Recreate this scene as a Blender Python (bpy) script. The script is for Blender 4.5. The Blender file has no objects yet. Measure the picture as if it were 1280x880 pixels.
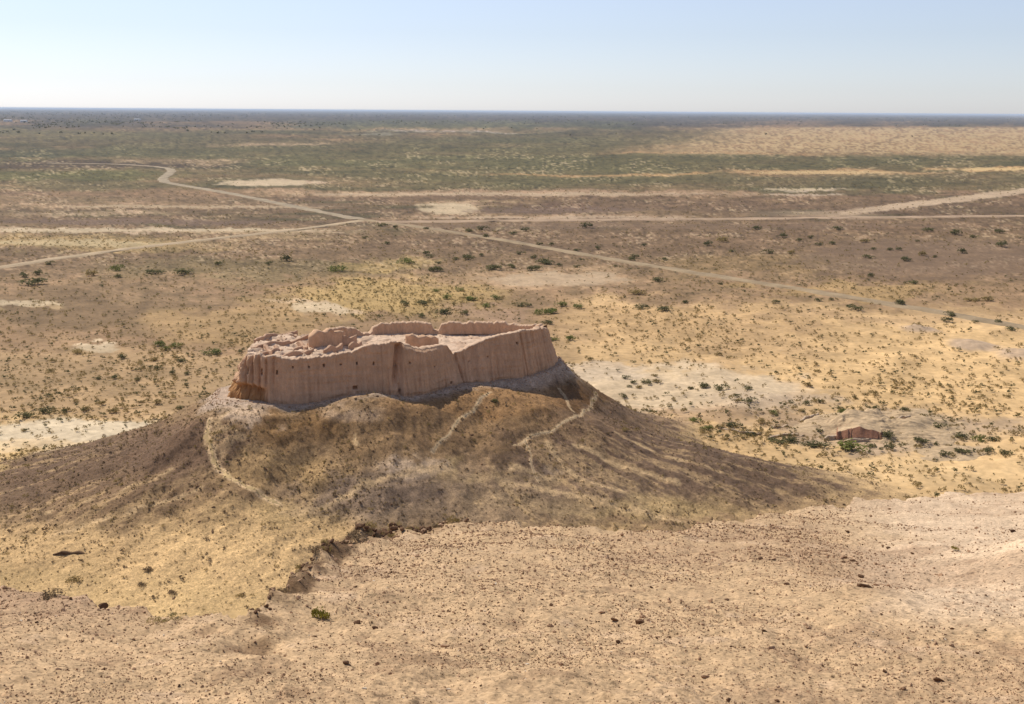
import bpy, bmesh, math, random
import numpy as np
from mathutils import Vector, Matrix

random.seed(7)
RNG = np.random.default_rng(11)
S = bpy.context.scene
COL = S.collection
R_ = math.radians

# ------------------------------------------------------------------ camera, sky, sun, exposure
EYE = np.array([0.0, 0.0, 60.0])
FPX = 1372.5                                   # focal length in pixels of a 1280 x 880 frame
PITCH = math.atan(301.5 / FPX)
ROLL = R_(0.38)
_fw = np.array([0, math.cos(PITCH), -math.sin(PITCH)])
_r0 = np.array([1.0, 0, 0]); _u0 = np.array([0, math.sin(PITCH), math.cos(PITCH)])
_rt = math.cos(ROLL) * _r0 + math.sin(ROLL) * _u0
_up = -math.sin(ROLL) * _r0 + math.cos(ROLL) * _u0
cam = bpy.data.cameras.new('camera')
cam.sensor_width = 36; cam.lens = 36 * FPX / 1280
cam.clip_start = 0.1; cam.clip_end = 200000
cam_ob = bpy.data.objects.new('camera', cam); COL.objects.link(cam_ob)
M = Matrix.Identity(4)
for i in range(3):
    M[i][0], M[i][1], M[i][2], M[i][3] = _rt[i], _up[i], -_fw[i], EYE[i]
cam_ob.matrix_world = M
S.camera = cam_ob

SUN_EL, SUN_AZ = R_(49), R_(-48)               # azimuth measured from the view direction (+Y), negative = left
SUN = np.array([math.sin(SUN_AZ) * math.cos(SUN_EL), math.cos(SUN_AZ) * math.cos(SUN_EL), math.sin(SUN_EL)])
W = bpy.data.worlds.new('World'); S.world = W; W.use_nodes = True
nt = W.node_tree
sky = nt.nodes.new('ShaderNodeTexSky'); sky.sky_type = 'NISHITA'; sky.sun_disc = False
sky.sun_elevation = SUN_EL; sky.sun_rotation = SUN_AZ
sky.altitude = 100; sky.air_density = 1.0; sky.dust_density = 0.3; sky.ozone_density = 2.0
bg = nt.nodes['Background']; bg.inputs[1].default_value = 0.107
hs = nt.nodes.new('ShaderNodeHueSaturation'); hs.inputs['Saturation'].default_value = .55
tint = nt.nodes.new('ShaderNodeVectorMath'); tint.operation = 'MULTIPLY'; tint.inputs[1].default_value = (.98, 1.025, 1.20)   # white balance of the picture
nt.links.new(sky.outputs[0], hs.inputs['Color']); nt.links.new(hs.outputs[0], tint.inputs[0]); nt.links.new(tint.outputs[0], bg.inputs[0])
sl = bpy.data.lights.new('sun', 'SUN'); sl.energy = 4.8; sl.angle = R_(0.53); sl.color = (1.0, 0.94, 0.82)
so = bpy.data.objects.new('sun', sl); COL.objects.link(so)
so.rotation_euler = Vector(-SUN).to_track_quat('-Z', 'Y').to_euler()
S.view_settings.view_transform = 'Standard'; S.view_settings.look = 'None'
S.view_settings.exposure = 0.0; S.view_settings.gamma = 1.0
S.cycles.max_bounces = 6; S.cycles.diffuse_bounces = 3; S.cycles.volume_bounces = 1

def proj(x, y, z):
    dx, dy, dz = x - EYE[0], y - EYE[1], z - EYE[2]
    w = dx * _fw[0] + dy * _fw[1] + dz * _fw[2]
    w = np.where(w > 1e-3, w, 1e-3)
    return (640 + FPX * (dx * _rt[0] + dy * _rt[1] + dz * _rt[2]) / w,
            440 - FPX * (dx * _up[0] + dy * _up[1] + dz * _up[2]) / w)
def ray(px, py):
    return _fw + (px - 640) / FPX * _rt - (py - 440) / FPX * _up
def unproj(px, py, z=0.0):
    d = ray(px, py)
    t = (z - EYE[2]) / d[2]
    return EYE + d * t

# ------------------------------------------------------------------ noise
_perm = np.random.default_rng(3).permutation(4096)
_val = np.random.default_rng(4).random(4096)
def vnoise(x, y, seed=0):
    xi = np.floor(x); yi = np.floor(y)
    fx = x - xi; fy = y - yi
    xi = xi.astype(np.int64) + seed * 131; yi = yi.astype(np.int64) + seed * 57
    fx = fx * fx * fx * (fx * (fx * 6 - 15) + 10); fy = fy * fy * fy * (fy * (fy * 6 - 15) + 10)
    def h(a, b): return _val[_perm[(_perm[a & 4095] + b) & 4095]]
    a = h(xi, yi); b = h(xi + 1, yi); c = h(xi, yi + 1); d = h(xi + 1, yi + 1)
    return (a + (b - a) * fx) * (1 - fy) + (c + (d - c) * fx) * fy
def fbm(x, y, o=4, seed=0, g=0.5):             # about -1 .. 1
    s = 0; a = 1; n = 0
    for i in range(o):
        s = s + a * (vnoise(x, y, seed + i) * 2 - 1); n += a
        ca, sa = 0.8, 0.6
        x, y = (ca * x - sa * y) * 2.03 + 17.3, (sa * x + ca * y) * 2.03 - 9.1
        a *= g
    return s / n * 1.5
def ss(a, b, x):
    t = np.clip((x - a) / (b - a), 0, 1); return t * t * (3 - 2 * t)

# ------------------------------------------------------------------ fortress plan (needed by the hill)
def zbase(x): return 15.0 + 1.2 * (x + 40) / 47
FB = [(277, 484), (273, 498), (293, 506), (330, 507), (382, 503), (443, 498), (500, 494), (540, 486), (581, 477), (653, 470), (686, 461), (694, 457), (698, 451), (697, 443)]
def _base_pt(px, py):
    z = 15.5
    for _ in range(4):
        p = unproj(px, py, z); z = zbase(p[0])
    return p[:2]
RT = [(684, 406, 22.2), (672, 403.5, 22.2), (640, 401.5, 22.2), (600, 401, 22.2), (550, 401.5, 22.2), (500, 400.5, 22.2), (463, 404, 22.0), (425, 408.5, 22.0),
      (400, 411, 21.9), (370, 417, 21.6), (335, 420, 21.6), (313, 428, 21.5)]
front_base = np.array([_base_pt(*p) for p in FB])
rear_top = np.array([unproj(*p)[:2] for p in RT])
_cen = np.vstack([front_base, rear_top]).mean(0)
def _out(poly):                                # outward normals of an open polyline
    t = np.gradient(poly, axis=0); n = np.stack([t[:, 1], -t[:, 0]], 1)
    n /= np.linalg.norm(n, axis=1)[:, None]
    return n
rear_base = rear_top + _out(rear_top) * 1.6
OUTLINE = np.vstack([front_base, rear_base])
def seg_dist(x, y, pts, closed=False):
    d = np.full(np.shape(x), 1e9); n = len(pts)
    for i in range(n if closed else n - 1):
        a = pts[i]; b = pts[(i + 1) % n]; e = b - a; L = e @ e + 1e-9
        t = np.clip(((x - a[0]) * e[0] + (y - a[1]) * e[1]) / L, 0, 1)
        d = np.minimum(d, np.hypot(x - a[0] - t * e[0], y - a[1] - t * e[1]))
    return d
def inside(x, y, pts):
    c = np.zeros(np.shape(x), bool); n = len(pts)
    for i in range(n):
        a = pts[i]; b = pts[(i + 1) % n]
        if a[1] == b[1]: continue
        k = ((a[1] > y) != (b[1] > y)) & (x < (b[0] - a[0]) * (y - a[1]) / (b[1] - a[1]) + a[0])
        c ^= k
    return c

# ------------------------------------------------------------------ roads (centre lines on the plain)
def smooth_line(pts, step):
    p = np.asarray(pts, float)
    for _ in range(3):
        q = [p[0]]
        for a, b in zip(p[:-1], p[1:]): q += [a * .75 + b * .25, a * .25 + b * .75]
        q.append(p[-1]); p = np.array(q)
    s = np.r_[0, np.cumsum(np.hypot(*np.diff(p, axis=0).T))]
    n = max(3, int(s[-1] / step)); u = np.linspace(0, s[-1], n)
    return np.stack([np.interp(u, s, p[:, i]) for i in range(2)], 1)
def on_plain(pp): return [unproj(a, b, 0)[:2] for a, b in pp]
ROAD_MAIN = smooth_line(on_plain([(1420, 437), (1280, 409), (1100, 378), (900, 346), (760, 324), (640, 302), (540, 286), (452, 274.5)]), 3)
ROAD_FAR = smooth_line(on_plain([(452, 274.5), (390, 263), (300, 244), (236, 233), (206, 228.5), (203, 224), (210, 218), (216, 213), (207, 209.5), (180, 207), (140, 205), (60, 204)]), 4)
ROAD_WEST = smooth_line(on_plain([(452, 275.5), (400, 284), (300, 295), (200, 306), (100, 319), (0, 334), (-120, 352)]), 3)
ROAD_EAST = smooth_line(on_plain([(470, 278), (600, 276.5), (760, 275), (900, 274), (1100, 272), (1280, 270), (1450, 269)]), 4)
ROADS = [(ROAD_MAIN[::6], 3.4), (ROAD_FAR[::6], 4.5), (ROAD_WEST[::6], 2.6), (ROAD_EAST[::6], 2.4)]

# ------------------------------------------------------------------ terrain height
NEAR_A, NEAR_B = 2.74, 0.306
EDGE_PX = [(-420, 742), (-200, 733), (0, 735), (60, 741), (110, 748), (150, 754), (215, 770), (260, 774), (305, 774), (330, 762), (348, 744), (368, 724), (392, 705),
           (425, 683), (450, 673), (500, 664), (540, 658), (600, 655), (700, 658), (790, 663), (850, 663), (900, 656), (950, 646), (1000, 637),
           (1060, 631), (1120, 625), (1180, 618), (1230, 617), (1280, 621), (1420, 628)]
def _near_pt(px, py):
    d = ray(px, py); t = -NEAR_A / (d[2] + NEAR_B * d[1]); return d * t
_e = np.array([_near_pt(*p) for p in EDGE_PX])
EDGE_AZ = np.arctan2(_e[:, 0], _e[:, 1]); EDGE_R = np.hypot(_e[:, 0], _e[:, 1])
def edge_r(az):
    b = np.interp(az, EDGE_AZ, EDGE_R)
    n = fbm(az * 55, az * 0 + 3.3, 4, 21)
    return b * (1 + 0.035 * n * (1 - .8 * ss(-.27, -.24, az) * ss(-.08, -.12, az)))
MOUNDS = [(1152, 411, 34, 1.5), (1215, 432, 40, 1.0), (1275, 446, 40, 1.3)]
_mo = [(unproj(a, b, 0)[:2], w * 0.2, h) for a, b, w, h in MOUNDS]
RUIN = unproj(1100, 545, 0)[:2]

def reach(th):                                 # how far the right and left flanks run out, by direction
    t = np.where(th < 0, th, th - 2 * math.pi)
    return 29 + 50 * ss(.10, -.36, th), 28 + 36 * ss(-3.40, -2.75, t)
def hill_s(x, y):
    d = seg_dist(x, y, OUTLINE, True)
    return np.where(inside(x, y, OUTLINE), 0, d)
def h_far(x, y):
    x = np.asarray(x, float); y = np.asarray(y, float)
    r = np.hypot(x, y)
    z = 0.35 * fbm(x / 45, y / 45, 3, 1) + 0.16 * fbm(x / 9, y / 9, 3, 5)
    px, py = proj(x, y, 0 * x)
    dune = ss(640, 800, px) * ss(345, 400, py)
    z = z + dune * (0.7 * fbm(x / 17, y / 17, 3, 8) + 0.22 * (fbm(x / 4, y / 4, 2, 9)))
    z = z * ss(6000, 1500, r)
    near = r < 1400
    if near.any():
        rd = np.full(x.shape, 1e9)
        rd[near] = np.min([seg_dist(x[near], y[near], p) - w for p, w in ROADS], axis=0)
        z = z * ss(0.5, 9, rd)
    for (c, w, h) in _mo:
        q = np.hypot((x - c[0]) / w, (y - c[1]) / (w * 1.1))
        z = z + h * np.exp(-q * q * 2.2) * (1 + .35 * fbm(x / 2.2, y / 2.2, 3, 31))
    k = (np.abs(x + 18) < 160) & (y > 60) & (y < 330)
    if k.any():
        xs, ys = x[k], y[k]
        s = hill_s(xs, ys)
        th = np.arctan2(ys - _cen[1], xs - _cen[0])
        # reach of the slope by direction: long to the right, shorter behind
        R = 50 + 18 * np.exp(-((th + 0.25) / 0.6) ** 2) - 11 * np.exp(-((np.abs(th) - 3.1) / 0.55) ** 2) - 12 * np.exp(-((th - 1.6) / 0.8) ** 2)
        R = R * (1 + .10 * fbm(th * 3, th * 0, 3, 41))
        front = ss(.3, -.5, (ys - _cen[1] - .45 * (xs - _cen[0])) / 20)
        bench = 2.0 + front * (3.2 + 2.2 * fbm(xs / 8, ys / 8, 3, 48))
        s1 = np.maximum(s - bench, 0); s1 = np.sqrt(s1 * s1 + 1.2) - 1.095
        q = np.clip(1 - s1 / R, 0, 1)
        T = zbase(np.clip(xs, -46, 12))
        f = T * (0.24 * q + 0.76 * q ** 2.3) - .10 * np.minimum(s, bench)
        # flanks and back fall away at once, then run out in a long concave tail
        s0 = np.maximum(s - .6, 0); Rr, Rl = reach(th)
        fr = T * (.46 * np.exp(-s0 / 9) + .54 * np.clip(1 - s0 / Rr, 0, 1) ** 1.15)
        fl_ = T * (.48 * np.exp(-s0 / 9) + .52 * np.clip(1 - s0 / Rl, 0, 1) ** 1.15)
        fb_ = T * (.62 * np.exp(-s0 / 8) + .38 * np.clip(1 - s0 / 26, 0, 1) ** 1.3)
        wr = ss(-.60, -.10, th) * ss(.5, .3, th); wb = ss(.3, .5, th) * ss(2.85, 2.6, th); wl = np.maximum(ss(2.6, 2.85, th), ss(-2.35, -2.75, th))
        f = f * np.clip(1 - wr - wl - wb, 0, 1) + fr * wr + fl_ * wl + fb_ * wb
        q = np.where(wb > .5, np.clip(1 - s0 / 27, 0, 1), np.maximum(q, np.clip(1 - s0 / np.where(wl > wr, Rl, Rr), 0, 1) * np.clip(wr + wl, 0, 1)))
        w = ss(0.0, 0.25, q) * ss(0.4, 7, s)
        gl = fbm(th * 11 + .5 * fbm(xs / 12, ys / 12, 3, 3), s / 15, 4, 43)
        w = w * (.4 + .6 * ss(.15, .55, q))
        f = f + w * (0.24 * gl + 0.5 * fbm(xs / 11, ys / 11, 4, 44) + .17 * fbm(xs / 2.3, ys / 2.3, 4, 45, .6) + .07 * fbm(xs / .6, ys / .6, 3, 46))
        # pale fan of fallen earth against the foot of the walls
        f = f - .30 * ss(7.0, 1.0, s) + 0.45 * ss(0, 1.5, s) * ss(6.0, 1.5, s) * fbm(xs / 4, ys / 4, 3, 47)
        # spur below the front-left corner and the knoll in the middle of the front slope
        for (a, b, rx, ry, h) in ((300, 522, 5.5, 7, 1.0), (462, 520, 5.5, 4, 1.7), (722, 484, 4, 5, 1.3), (395, 545, 6, 7, -1.3), (560, 520, 7, 6, -.5), (660, 530, 9, 6, .5)):
            c = unproj(a, b, 13.2)[:2]
            f = f + h * np.exp(-((xs - c[0]) / rx) ** 2 - ((ys - c[1]) / ry) ** 2)
        z2 = z[k]; z2 = z2 * (1 - .7 * ss(0, .2, q)) + np.maximum(f, 0) * ss(0, .04, q)
        z[k] = z2
    return z
def h_near(x, y):
    r = np.hypot(x, y); az = np.arctan2(x, y)
    e = edge_r(az)
    rr = np.minimum(r, e)
    sc = rr / np.maximum(r, 1e-6)
    xn, yn = x * sc, y * sc
    z = 60 - NEAR_A - NEAR_B * np.maximum(yn, -9)
    lip = ss(7, 0, e - rr) * ss(-.36, -.25, az)      # rough rim
    crag = ss(-.235, -.18, az) * ss(-.05, -.13, az) * ss(4.5, .5, e - rr)
    z = z + 0.16 * fbm(xn / 3.4, yn / 3.4, 4, 61) * ss(3, 9, r) + .05 * fbm(xn / .55, yn / .55, 4, 65, .6) + .022 * fbm(xn / .14, yn / .14, 3, 66, .6)
    z = z + lip * (0.05 + .22 * fbm(xn / 1.6, yn / 1.6, 4, 62)) + crag * (.05 + .22 * np.abs(fbm(xn / .8, yn / .8, 4, 63, .6)) + .28 * fbm(xn / 1.6, yn / 1.6, 3, 60))
    # wind-smoothed swell on the right
    c = np.array([11.6, 20.5])
    z = z + .75 * np.exp(-((xn - c[0]) / 2.0) ** 2 - ((yn - c[1]) / 4.5) ** 2) * (1 + .12 * fbm(xn / 1.0, yn / 4, 3, 64))
    z = z - .22 * np.exp(-((xn - 8.8) / 1.6) ** 2 - ((yn - 21) / 5) ** 2)
    sw = np.exp(-((xn - 11) / 2.4) ** 2 - ((yn - 21) / 5) ** 2)
    z = z + sw * (.16 * np.abs(fbm((xn + yn) / 1.1, (yn - xn) / 5, 4, 69)) - .06)
    fall = np.maximum(r - e, 0)
    z = z - fall * (0.78 + .15 * fbm(x / 7, y / 7, 3, 67)) - ss(0, 1.2, fall) * .9 + ss(0, 2, fall) * .5 * fbm(x / 2.5, y / 2.5, 3, 68)
    return z
def terrain(x, y):
    x = np.atleast_1d(np.asarray(x, float)); y = np.atleast_1d(np.asarray(y, float))
    r = np.hypot(x, y); z = np.zeros(x.shape); which = np.zeros(x.shape, int)
    a = r > 90
    z[:] = -1e6
    if a.any(): z[a] = h_far(x[a], y[a])
    b = r < 150
    zn = np.full(x.shape, -1e6)
    if b.any(): zn[b] = h_near(x[b], y[b])
    zf = np.where(a, z, 0.0)
    which = np.where(zn > zf, 1, 0)
    return np.maximum(zn, zf), which
def gz(x, y): return float(terrain(x, y)[0][0])
def hit(px, py, lo=4.0, hi=4000.0):            # where a line of sight meets the ground
    d = ray(px, py); h = math.hypot(d[0], d[1])
    r = np.geomspace(lo, hi, 1500); t = r / h
    z = terrain(d[0] * t, d[1] * t)[0]
    k = np.nonzero(EYE[2] + d[2] * t < z)[0]
    if len(k) == 0: return None
    i = max(k[0], 1); lo2, hi2 = r[i - 1], r[i]
    r = np.linspace(lo2, hi2, 40); t = r / h
    z = terrain(d[0] * t, d[1] * t)[0]; k = np.nonzero(EYE[2] + d[2] * t < z)[0]
    i = k[0] if len(k) else 39
    return np.array([d[0] * t[i], d[1] * t[i], z[i]])

# ------------------------------------------------------------------ colours
LIT = np.array([1.30, 1.27, 1.22])             # light that level ground receives
def C(r, g, b):
    c = np.array([r, g, b]) / 255.0
    return np.where(c < .04045, c / 12.92, ((c + .055) / 1.055) ** 2.4) / LIT
SAND = C(214, 181, 126); PALE = C(214, 190, 158); BROWN = C(142, 116, 92); DARK = C(112, 92, 74); OLIVE = C(116, 106, 74)
TAN = C(176, 146, 110); MAUVE = C(134, 108, 92); GREEN = C(96, 102, 64)

# footpaths on the hill: centre line, half width, label, colour
PATHDEF = []
def _path(pp, hw, lb, cl, sd):
    pts = [hit(a, b, 110, 400) for a, b in pp]
    ln = smooth_line([p[:2] for p in pts], .3)
    n = np.gradient(ln, axis=0); n = np.stack([n[:, 1], -n[:, 0]], 1) / np.linalg.norm(n, axis=1)[:, None]
    k_ = np.arange(len(ln)) * .3
    PATHDEF.append((ln + n * (.35 * fbm(k_ / 3, k_ * 0, 3, sd))[:, None], hw, lb, cl, sd))
_path([(262, 525), (258, 548), (268, 575), (285, 596), (310, 608), (330, 620), (350, 632)], 0.36, 'winding pale footpath down the left front of the hill', C(206, 174, 124), 11)
_path([(612, 490), (596, 508), (572, 528), (552, 548), (538, 562)], 0.22, 'straight pale footpath down from the middle of the wall', C(196, 168, 130), 12)
_path([(745, 490), (742, 502), (735, 514), (718, 520), (700, 530), (680, 541), (661, 547), (640, 556)], 0.20, 'pale footpath slanting left from the right shoulder', C(194, 166, 128), 13)
_path([(698, 486), (708, 500), (718, 516)], 0.18, 'short footpath joining the slanting one near the shoulder', C(190, 158, 118), 14)
_path([(658, 549), (662, 570), (668, 590), (676, 604)], 0.15, 'thin footpath branching straight down the right slope', C(188, 160, 124), 15)
STREAK_PX = [([(352, 640), (400, 638), (440, 615), (480, 597), (520, 588), (565, 586)], .75), ([(600, 596), (650, 606), (720, 618), (790, 640), (850, 652)], .8), ([(684, 552), (700, 580), (740, 606), (800, 622)], .5), ([(718, 556), (756, 576), (800, 590), (850, 604)], .45),
    ([(640, 584), (700, 600)], .6), ([(770, 540), (830, 570), (900, 590)], .4), ([(448, 524), (443, 540), (445, 556)], .25), ([(215, 585), (150, 618), (60, 640)], .4), ([(250, 610), (160, 640), (60, 672)], .45)]
STREAKS = []
for pp, hw in STREAK_PX: STREAKS.append((smooth_line([hit(a, b, 110, 400)[:2] for a, b in pp], 1.2), hw))
PATHS = [(p[0][::3], p[1]) for p in PATHDEF]

def ground_albedo(x, y, z, which, s_hill):
    n = len(x); px, py = proj(x, y, z)
    wx = px + 46 * fbm(px / 130, py / 22, 3, 71) ; far = ss(420, 230, py)
    wy = py + (7 - 4 * far) * fbm(px / 90, py / 14, 4, 75) + (9 * (1 - far)) * fbm(px / 40, py / 18, 3, 77)
    wx = wx + 14 * fbm(px / 16, py / 5, 3, 72, .65); wy = wy + (1.6 + 4 * (1 - far)) * fbm(px / 15, py / 5, 3, 73, .65)
    c = np.empty((n, 3)); c[:] = TAN
    fine = fbm(x / 7, y / 7, 4, 81); mid = fbm(x / 38, y / 38, 4, 85)
    st = fbm(px / 110, py / 5.5, 4, 87)
    def mix(m, col, k=1.0):
        m = np.clip(m * k, 0, 1)[:, None]; c[:] = c * (1 - m) + np.asarray(col) * m
    def ell(cx, cy, rx, ry, soft=.35, edge=.25):
        q = np.sqrt(((wx - cx) / rx) ** 2 + ((wy - cy) / ry) ** 2) + edge * fine * .6
        return ss(1 + soft, 1 - soft, q)
    def band(y0, y1, s0=4., s1=4.): return ss(y0 - s0, y0 + s0, wy) * ss(y1 + s1, y1 - s1, wy)
    # base bands, from the horizon towards the viewer
    mix(band(100, 162), C(88, 80, 74)); mix(band(162, 192), C(106, 96, 70)); mix(band(192, 212), C(108, 104, 74))
    mix(band(212, 240), C(124, 112, 82)); mix(band(240, 282), C(140, 114, 92)); mix(band(282, 345, 4, 12), C(147, 120, 94))
    mix(band(345, 440, 10, 14), C(156, 128, 98)); mix(band(440, 520, 14, 14), C(178, 150, 112)); mix(band(520, 900, 14, 10), C(206, 176, 126))
    mix(ss(.0, .9, st) * band(150, 300), C(160, 132, 98), .55); mix(ss(.1, .9, -st) * band(150, 290), C(84, 84, 60), .6)
    # left, far
    mix(ell(90, 192, 230, 6), C(88, 88, 70), .8); mix(ell(120, 206, 200, 5), C(92, 74, 70), .75); mix(ell(80, 219, 140, 6), C(106, 106, 64), .8)
    mix(ell(60, 168, 200, 6), C(112, 106, 74), .7); mix(ell(300, 190, 160, 12), C(106, 102, 72), .6)
    mix(ell(250, 203, 60, 2.5), C(170, 150, 120), .7); mix(ell(330, 180, 90, 2), C(170, 150, 122), .6)
    mix(ell(640, 205, 300, 30), C(110, 106, 72), .65); mix(ell(560, 158, 190, 6), C(96, 100, 72), .7)
    mix(ell(600, 165, 110, 1.6), C(166, 160, 152), .8); mix(ell(480, 169, 60, 1.2), C(150, 146, 138), .7)
    mix(ell(740, 175, 190, 5), C(104, 100, 72), .6); mix(ell(590, 163, 150, 2), C(176, 150, 112), .4)
    # right, far: orange dunes
    dots = ss(-.2, .5, fbm(x / 55, y / 130, 3, 91))
    mix(ss(800, 980, wx + (wy - 170) * 3) * band(158, 193, 2, 3), C(188, 158, 116), .62 + .0); mix(ss(800, 980, wx) * band(158, 193, 2, 3) * (1 - dots), C(140, 112, 76), .55)
    mix(ell(1090, 205, 330, 13), C(104, 98, 64), .75); mix(ell(1030, 216, 120, 3.2), C(198, 166, 118), .75); mix(ell(1240, 210, 70, 3), C(206, 172, 118), .8)
    mix(ell(760, 218, 140, 1.6), C(196, 164, 112), .7); mix(ell(1000, 228, 320, 6), C(106, 100, 72), .6); mix(ell(995, 236, 48, 1.3), C(186, 172, 150), .8)
    mix(ell(900, 192, 100, 2), C(190, 156, 108), .6)
    # middle distance
    mix(ell(330, 228.5, 62, 5, .25), C(204, 182, 152), .9); mix(ell(420, 242, 120, 3), C(190, 164, 124), .7); mix(ell(640, 242, 330, 3.6), C(186, 160, 128), .8)
    mix(ell(120, 250, 240, 9), C(168, 140, 110), .6); mix(ell(130, 266, 110, 3), C(196, 170, 138), .7); mix(ell(90, 258, 130, 2.2), C(188, 160, 126), .5)
    mix(ell(560, 260, 46, 7), C(204, 176, 140), .9); mix(ell(610, 254, 40, 2), C(200, 174, 138), .7); mix(ell(690, 271, 190, 2.6), C(190, 160, 128), .7)
    mix(ell(700, 260, 100, 6), C(128, 100, 84), .75); mix(ell(930, 258, 180, 7), C(132, 106, 88), .6); mix(ell(1200, 262, 120, 8), C(130, 104, 86), .6)
    tr = 266 - (wx - 1050) * .118
    mix(ell(180, 287, 250, 2.6), C(206, 182, 150), .8); mix(ell(300, 290, 80, 3), C(206, 180, 140), .7); mix(ell(110, 303, 150, 10), C(190, 162, 112), .75)
    mix(ell(350, 297, 70, 3), C(196, 168, 126), .6); mix(ell(170, 277, 170, 3), C(132, 106, 90), .7)
    mix(ell(760, 300, 330, 16), C(138, 111, 90), .6); mix(ell(1180, 330, 190, 26), C(134, 108, 88), .85); mix(ell(1120, 285, 220, 8), C(138, 110, 88), .6)
    mix(ell(950, 330, 120, 12), C(166, 138, 96), .6); mix(ell(300, 335, 180, 14), C(134, 118, 84), .55)
    mix(ell(130, 385, 190, 34), C(132, 108, 84), .75); mix(ell(25, 378, 44, 4.5), C(196, 170, 128), .8); mix(ell(240, 366, 90, 4), C(166, 138, 106), .6)
    mix(ell(700, 350, 120, 12), C(188, 158, 122), .85); mix(ell(480, 372, 120, 24), C(196, 168, 112), .8); mix(ell(470, 330, 60, 8), C(186, 160, 104), .6)
    mix(ell(400, 385, 42, 7), C(208, 182, 148), .9); mix(ell(600, 388, 60, 8), C(178, 148, 120), .7); mix(ell(800, 366, 90, 5), C(140, 114, 90), .6)
    mix(ell(300, 405, 110, 22), C(190, 160, 112), .6); mix(ell(132, 438, 30, 6.5, .18, .1), C(216, 194, 160), .95)
    # right: yellow sand
    mix(ss(640, 760, wx) * ss(362, 382, wy) * ss(355, 390, wy - (wx - 900) * .035), C(210, 178, 130), .9)
    mix(ell(860, 400, 170, 20), C(190, 158, 114), .6); mix(ell(1130, 400, 180, 10), C(186, 156, 118), .6)
    mix(ell(1080, 360, 130, 8), C(190, 160, 108), .6); mix(ell(940, 440, 60, 30), C(176, 146, 108), .45)
    mix(ell(1160, 480, 200, 70), C(222, 188, 136), .75); mix(ell(860, 492, 150, 34, .2), C(212, 186, 152), .85); mix(ell(890, 525, 120, 12), C(178, 150, 118), .7)
    mix(ell(1110, 535, 140, 30), C(180, 158, 132), .85); mix(ell(1150, 590, 200, 18), C(224, 192, 142), .8)
    # left near plain
    mix(ell(110, 545, 170, 22), C(216, 194, 158), .8); mix(ell(60, 470, 150, 22), C(162, 136, 102), .6); mix(ell(30, 590, 80, 14), C(212, 182, 122), .8)
    mix(ell(230, 520, 90, 12), C(190, 162, 124), .6); mix(ell(160, 582, 80, 3), C(168, 146, 118), .6)
    c *= (1 + .16 * fine + .10 * mid)[:, None] * (1 - .0 * far)[:, None]
    for (cc, w, h) in _mo:
        q = np.hypot((x - cc[0]) / w, (y - cc[1]) / w); mix(ss(1.1, .5, q + .2 * fine), C(186, 164, 140), .85)
    tex = fbm(px / 4.5, py / 1.9, 3, 74, .7); tex2 = fbm(px / 9, py / 3, 3, 76, .65)
    c *= (1 - .38 * ss(.1, .75, tex) * ss(430, 330, py) + .22 * ss(.15, .8, tex2) * ss(430, 330, py))[:, None]
    c *= np.array([1.06, .985, .92])
    c *= 1 + ss(262, 225, py)[:, None] * np.array([.07, -.01, .0])
    tex3 = fbm(px / 2.6, py / 1.15, 2, 78); tex4 = fbm(px / 40, py / 7, 3, 79)
    ff = ss(365, 320, py)
    c *= (1 - .17 * ff + .03 * ss(240, 215, py))[:, None] * (1 + ff * (.30 * tex3 * (.5 + ss(-.3, .5, tex4)) + .14 * tex4))[:, None]
    mix(ff * ss(.35, .8, tex3 + .4 * tex2) * ss(-.1, .5, tex4) * ss(175, 200, py), C(196, 170, 132), .55)
    c[:, 1] = np.minimum(c[:, 1], c[:, 0] * (.845 + .095 * ss(190, 330, py)))
    sat = (c[:, 0] - c[:, 2]) / np.maximum(c[:, 0], 1e-4); dim = ss(.34, .22, c[:, 0])
    c[:, 2] *= 1 - .20 * ss(.75, .5, sat) * dim; c[:, 0] *= 1 - .04 * dim
    def pan(cx, cy, rx, ry, col=(214, 188, 150), k=.75):
        q = np.hypot((px + 10 * tex2 + .25 * (wx - px) - cx) / rx, (py + 1.2 * tex + .3 * (wy - py) - cy) / ry)
        mix(ss(1.2, .8, q + .25 * fine), C(*col) * (1 + .1 * tex)[:, None], k)
    for a_ in ((330, 228.5, 58, 4.6), (132, 438, 27, 5.5), (400, 386, 36, 6), (560, 261, 40, 6), (995, 236, 44, 1.3), (25, 378, 40, 4), (200, 287, 220, 1.8), (60, 289, 80, 2)): pan(*a_)
    pan(80, 538, 130, 13, (222, 200, 166)); pan(840, 484, 150, 27, (222, 194, 155), .75); pan(745, 462, 60, 12, (214, 188, 156), .7); pan(960, 500, 90, 9, (206, 178, 146), .5); pan(700, 350, 90, 8, (196, 168, 134), .7); pan(100, 304, 110, 4, (212, 186, 140), .6); pan(240, 258, 160, 1.6, (200, 172, 136), .6)
    tr = 268 - (px - 1040) * .122 + 1.2 * tex2; mix(ss(4.6, 2.6, np.abs(py - tr) + .8 * tex) * ss(1030, 1090, px + 20 * tex2), C(206, 176, 142), .85); mix(ss(5, 2, np.abs(py - 271 + 4 * (px < 1060))) * ss(900, 1040, px) * ss(1130, 1050, px), C(196, 166, 134), .5)
    dn = ss(800, 980, px + 60 * tex2 + (py - 170) * 3) * ss(158, 161, py) * ss(198, 186, py + 5 * tex2 + 2 * tex); mix(dn * ss(.45, -.2, tex3), C(206, 174, 126), .75); mix(dn * ss(.3, .6, tex3), C(140, 114, 82), .5)
    pan(1170, 322, 170, 24, (136, 110, 86), .55); pan(700, 263, 110, 4, (126, 102, 84), .6); pan(150, 277, 180, 3, (128, 104, 86), .6); pan(820, 283, 330, 4, (132, 106, 84), .5)
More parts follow.
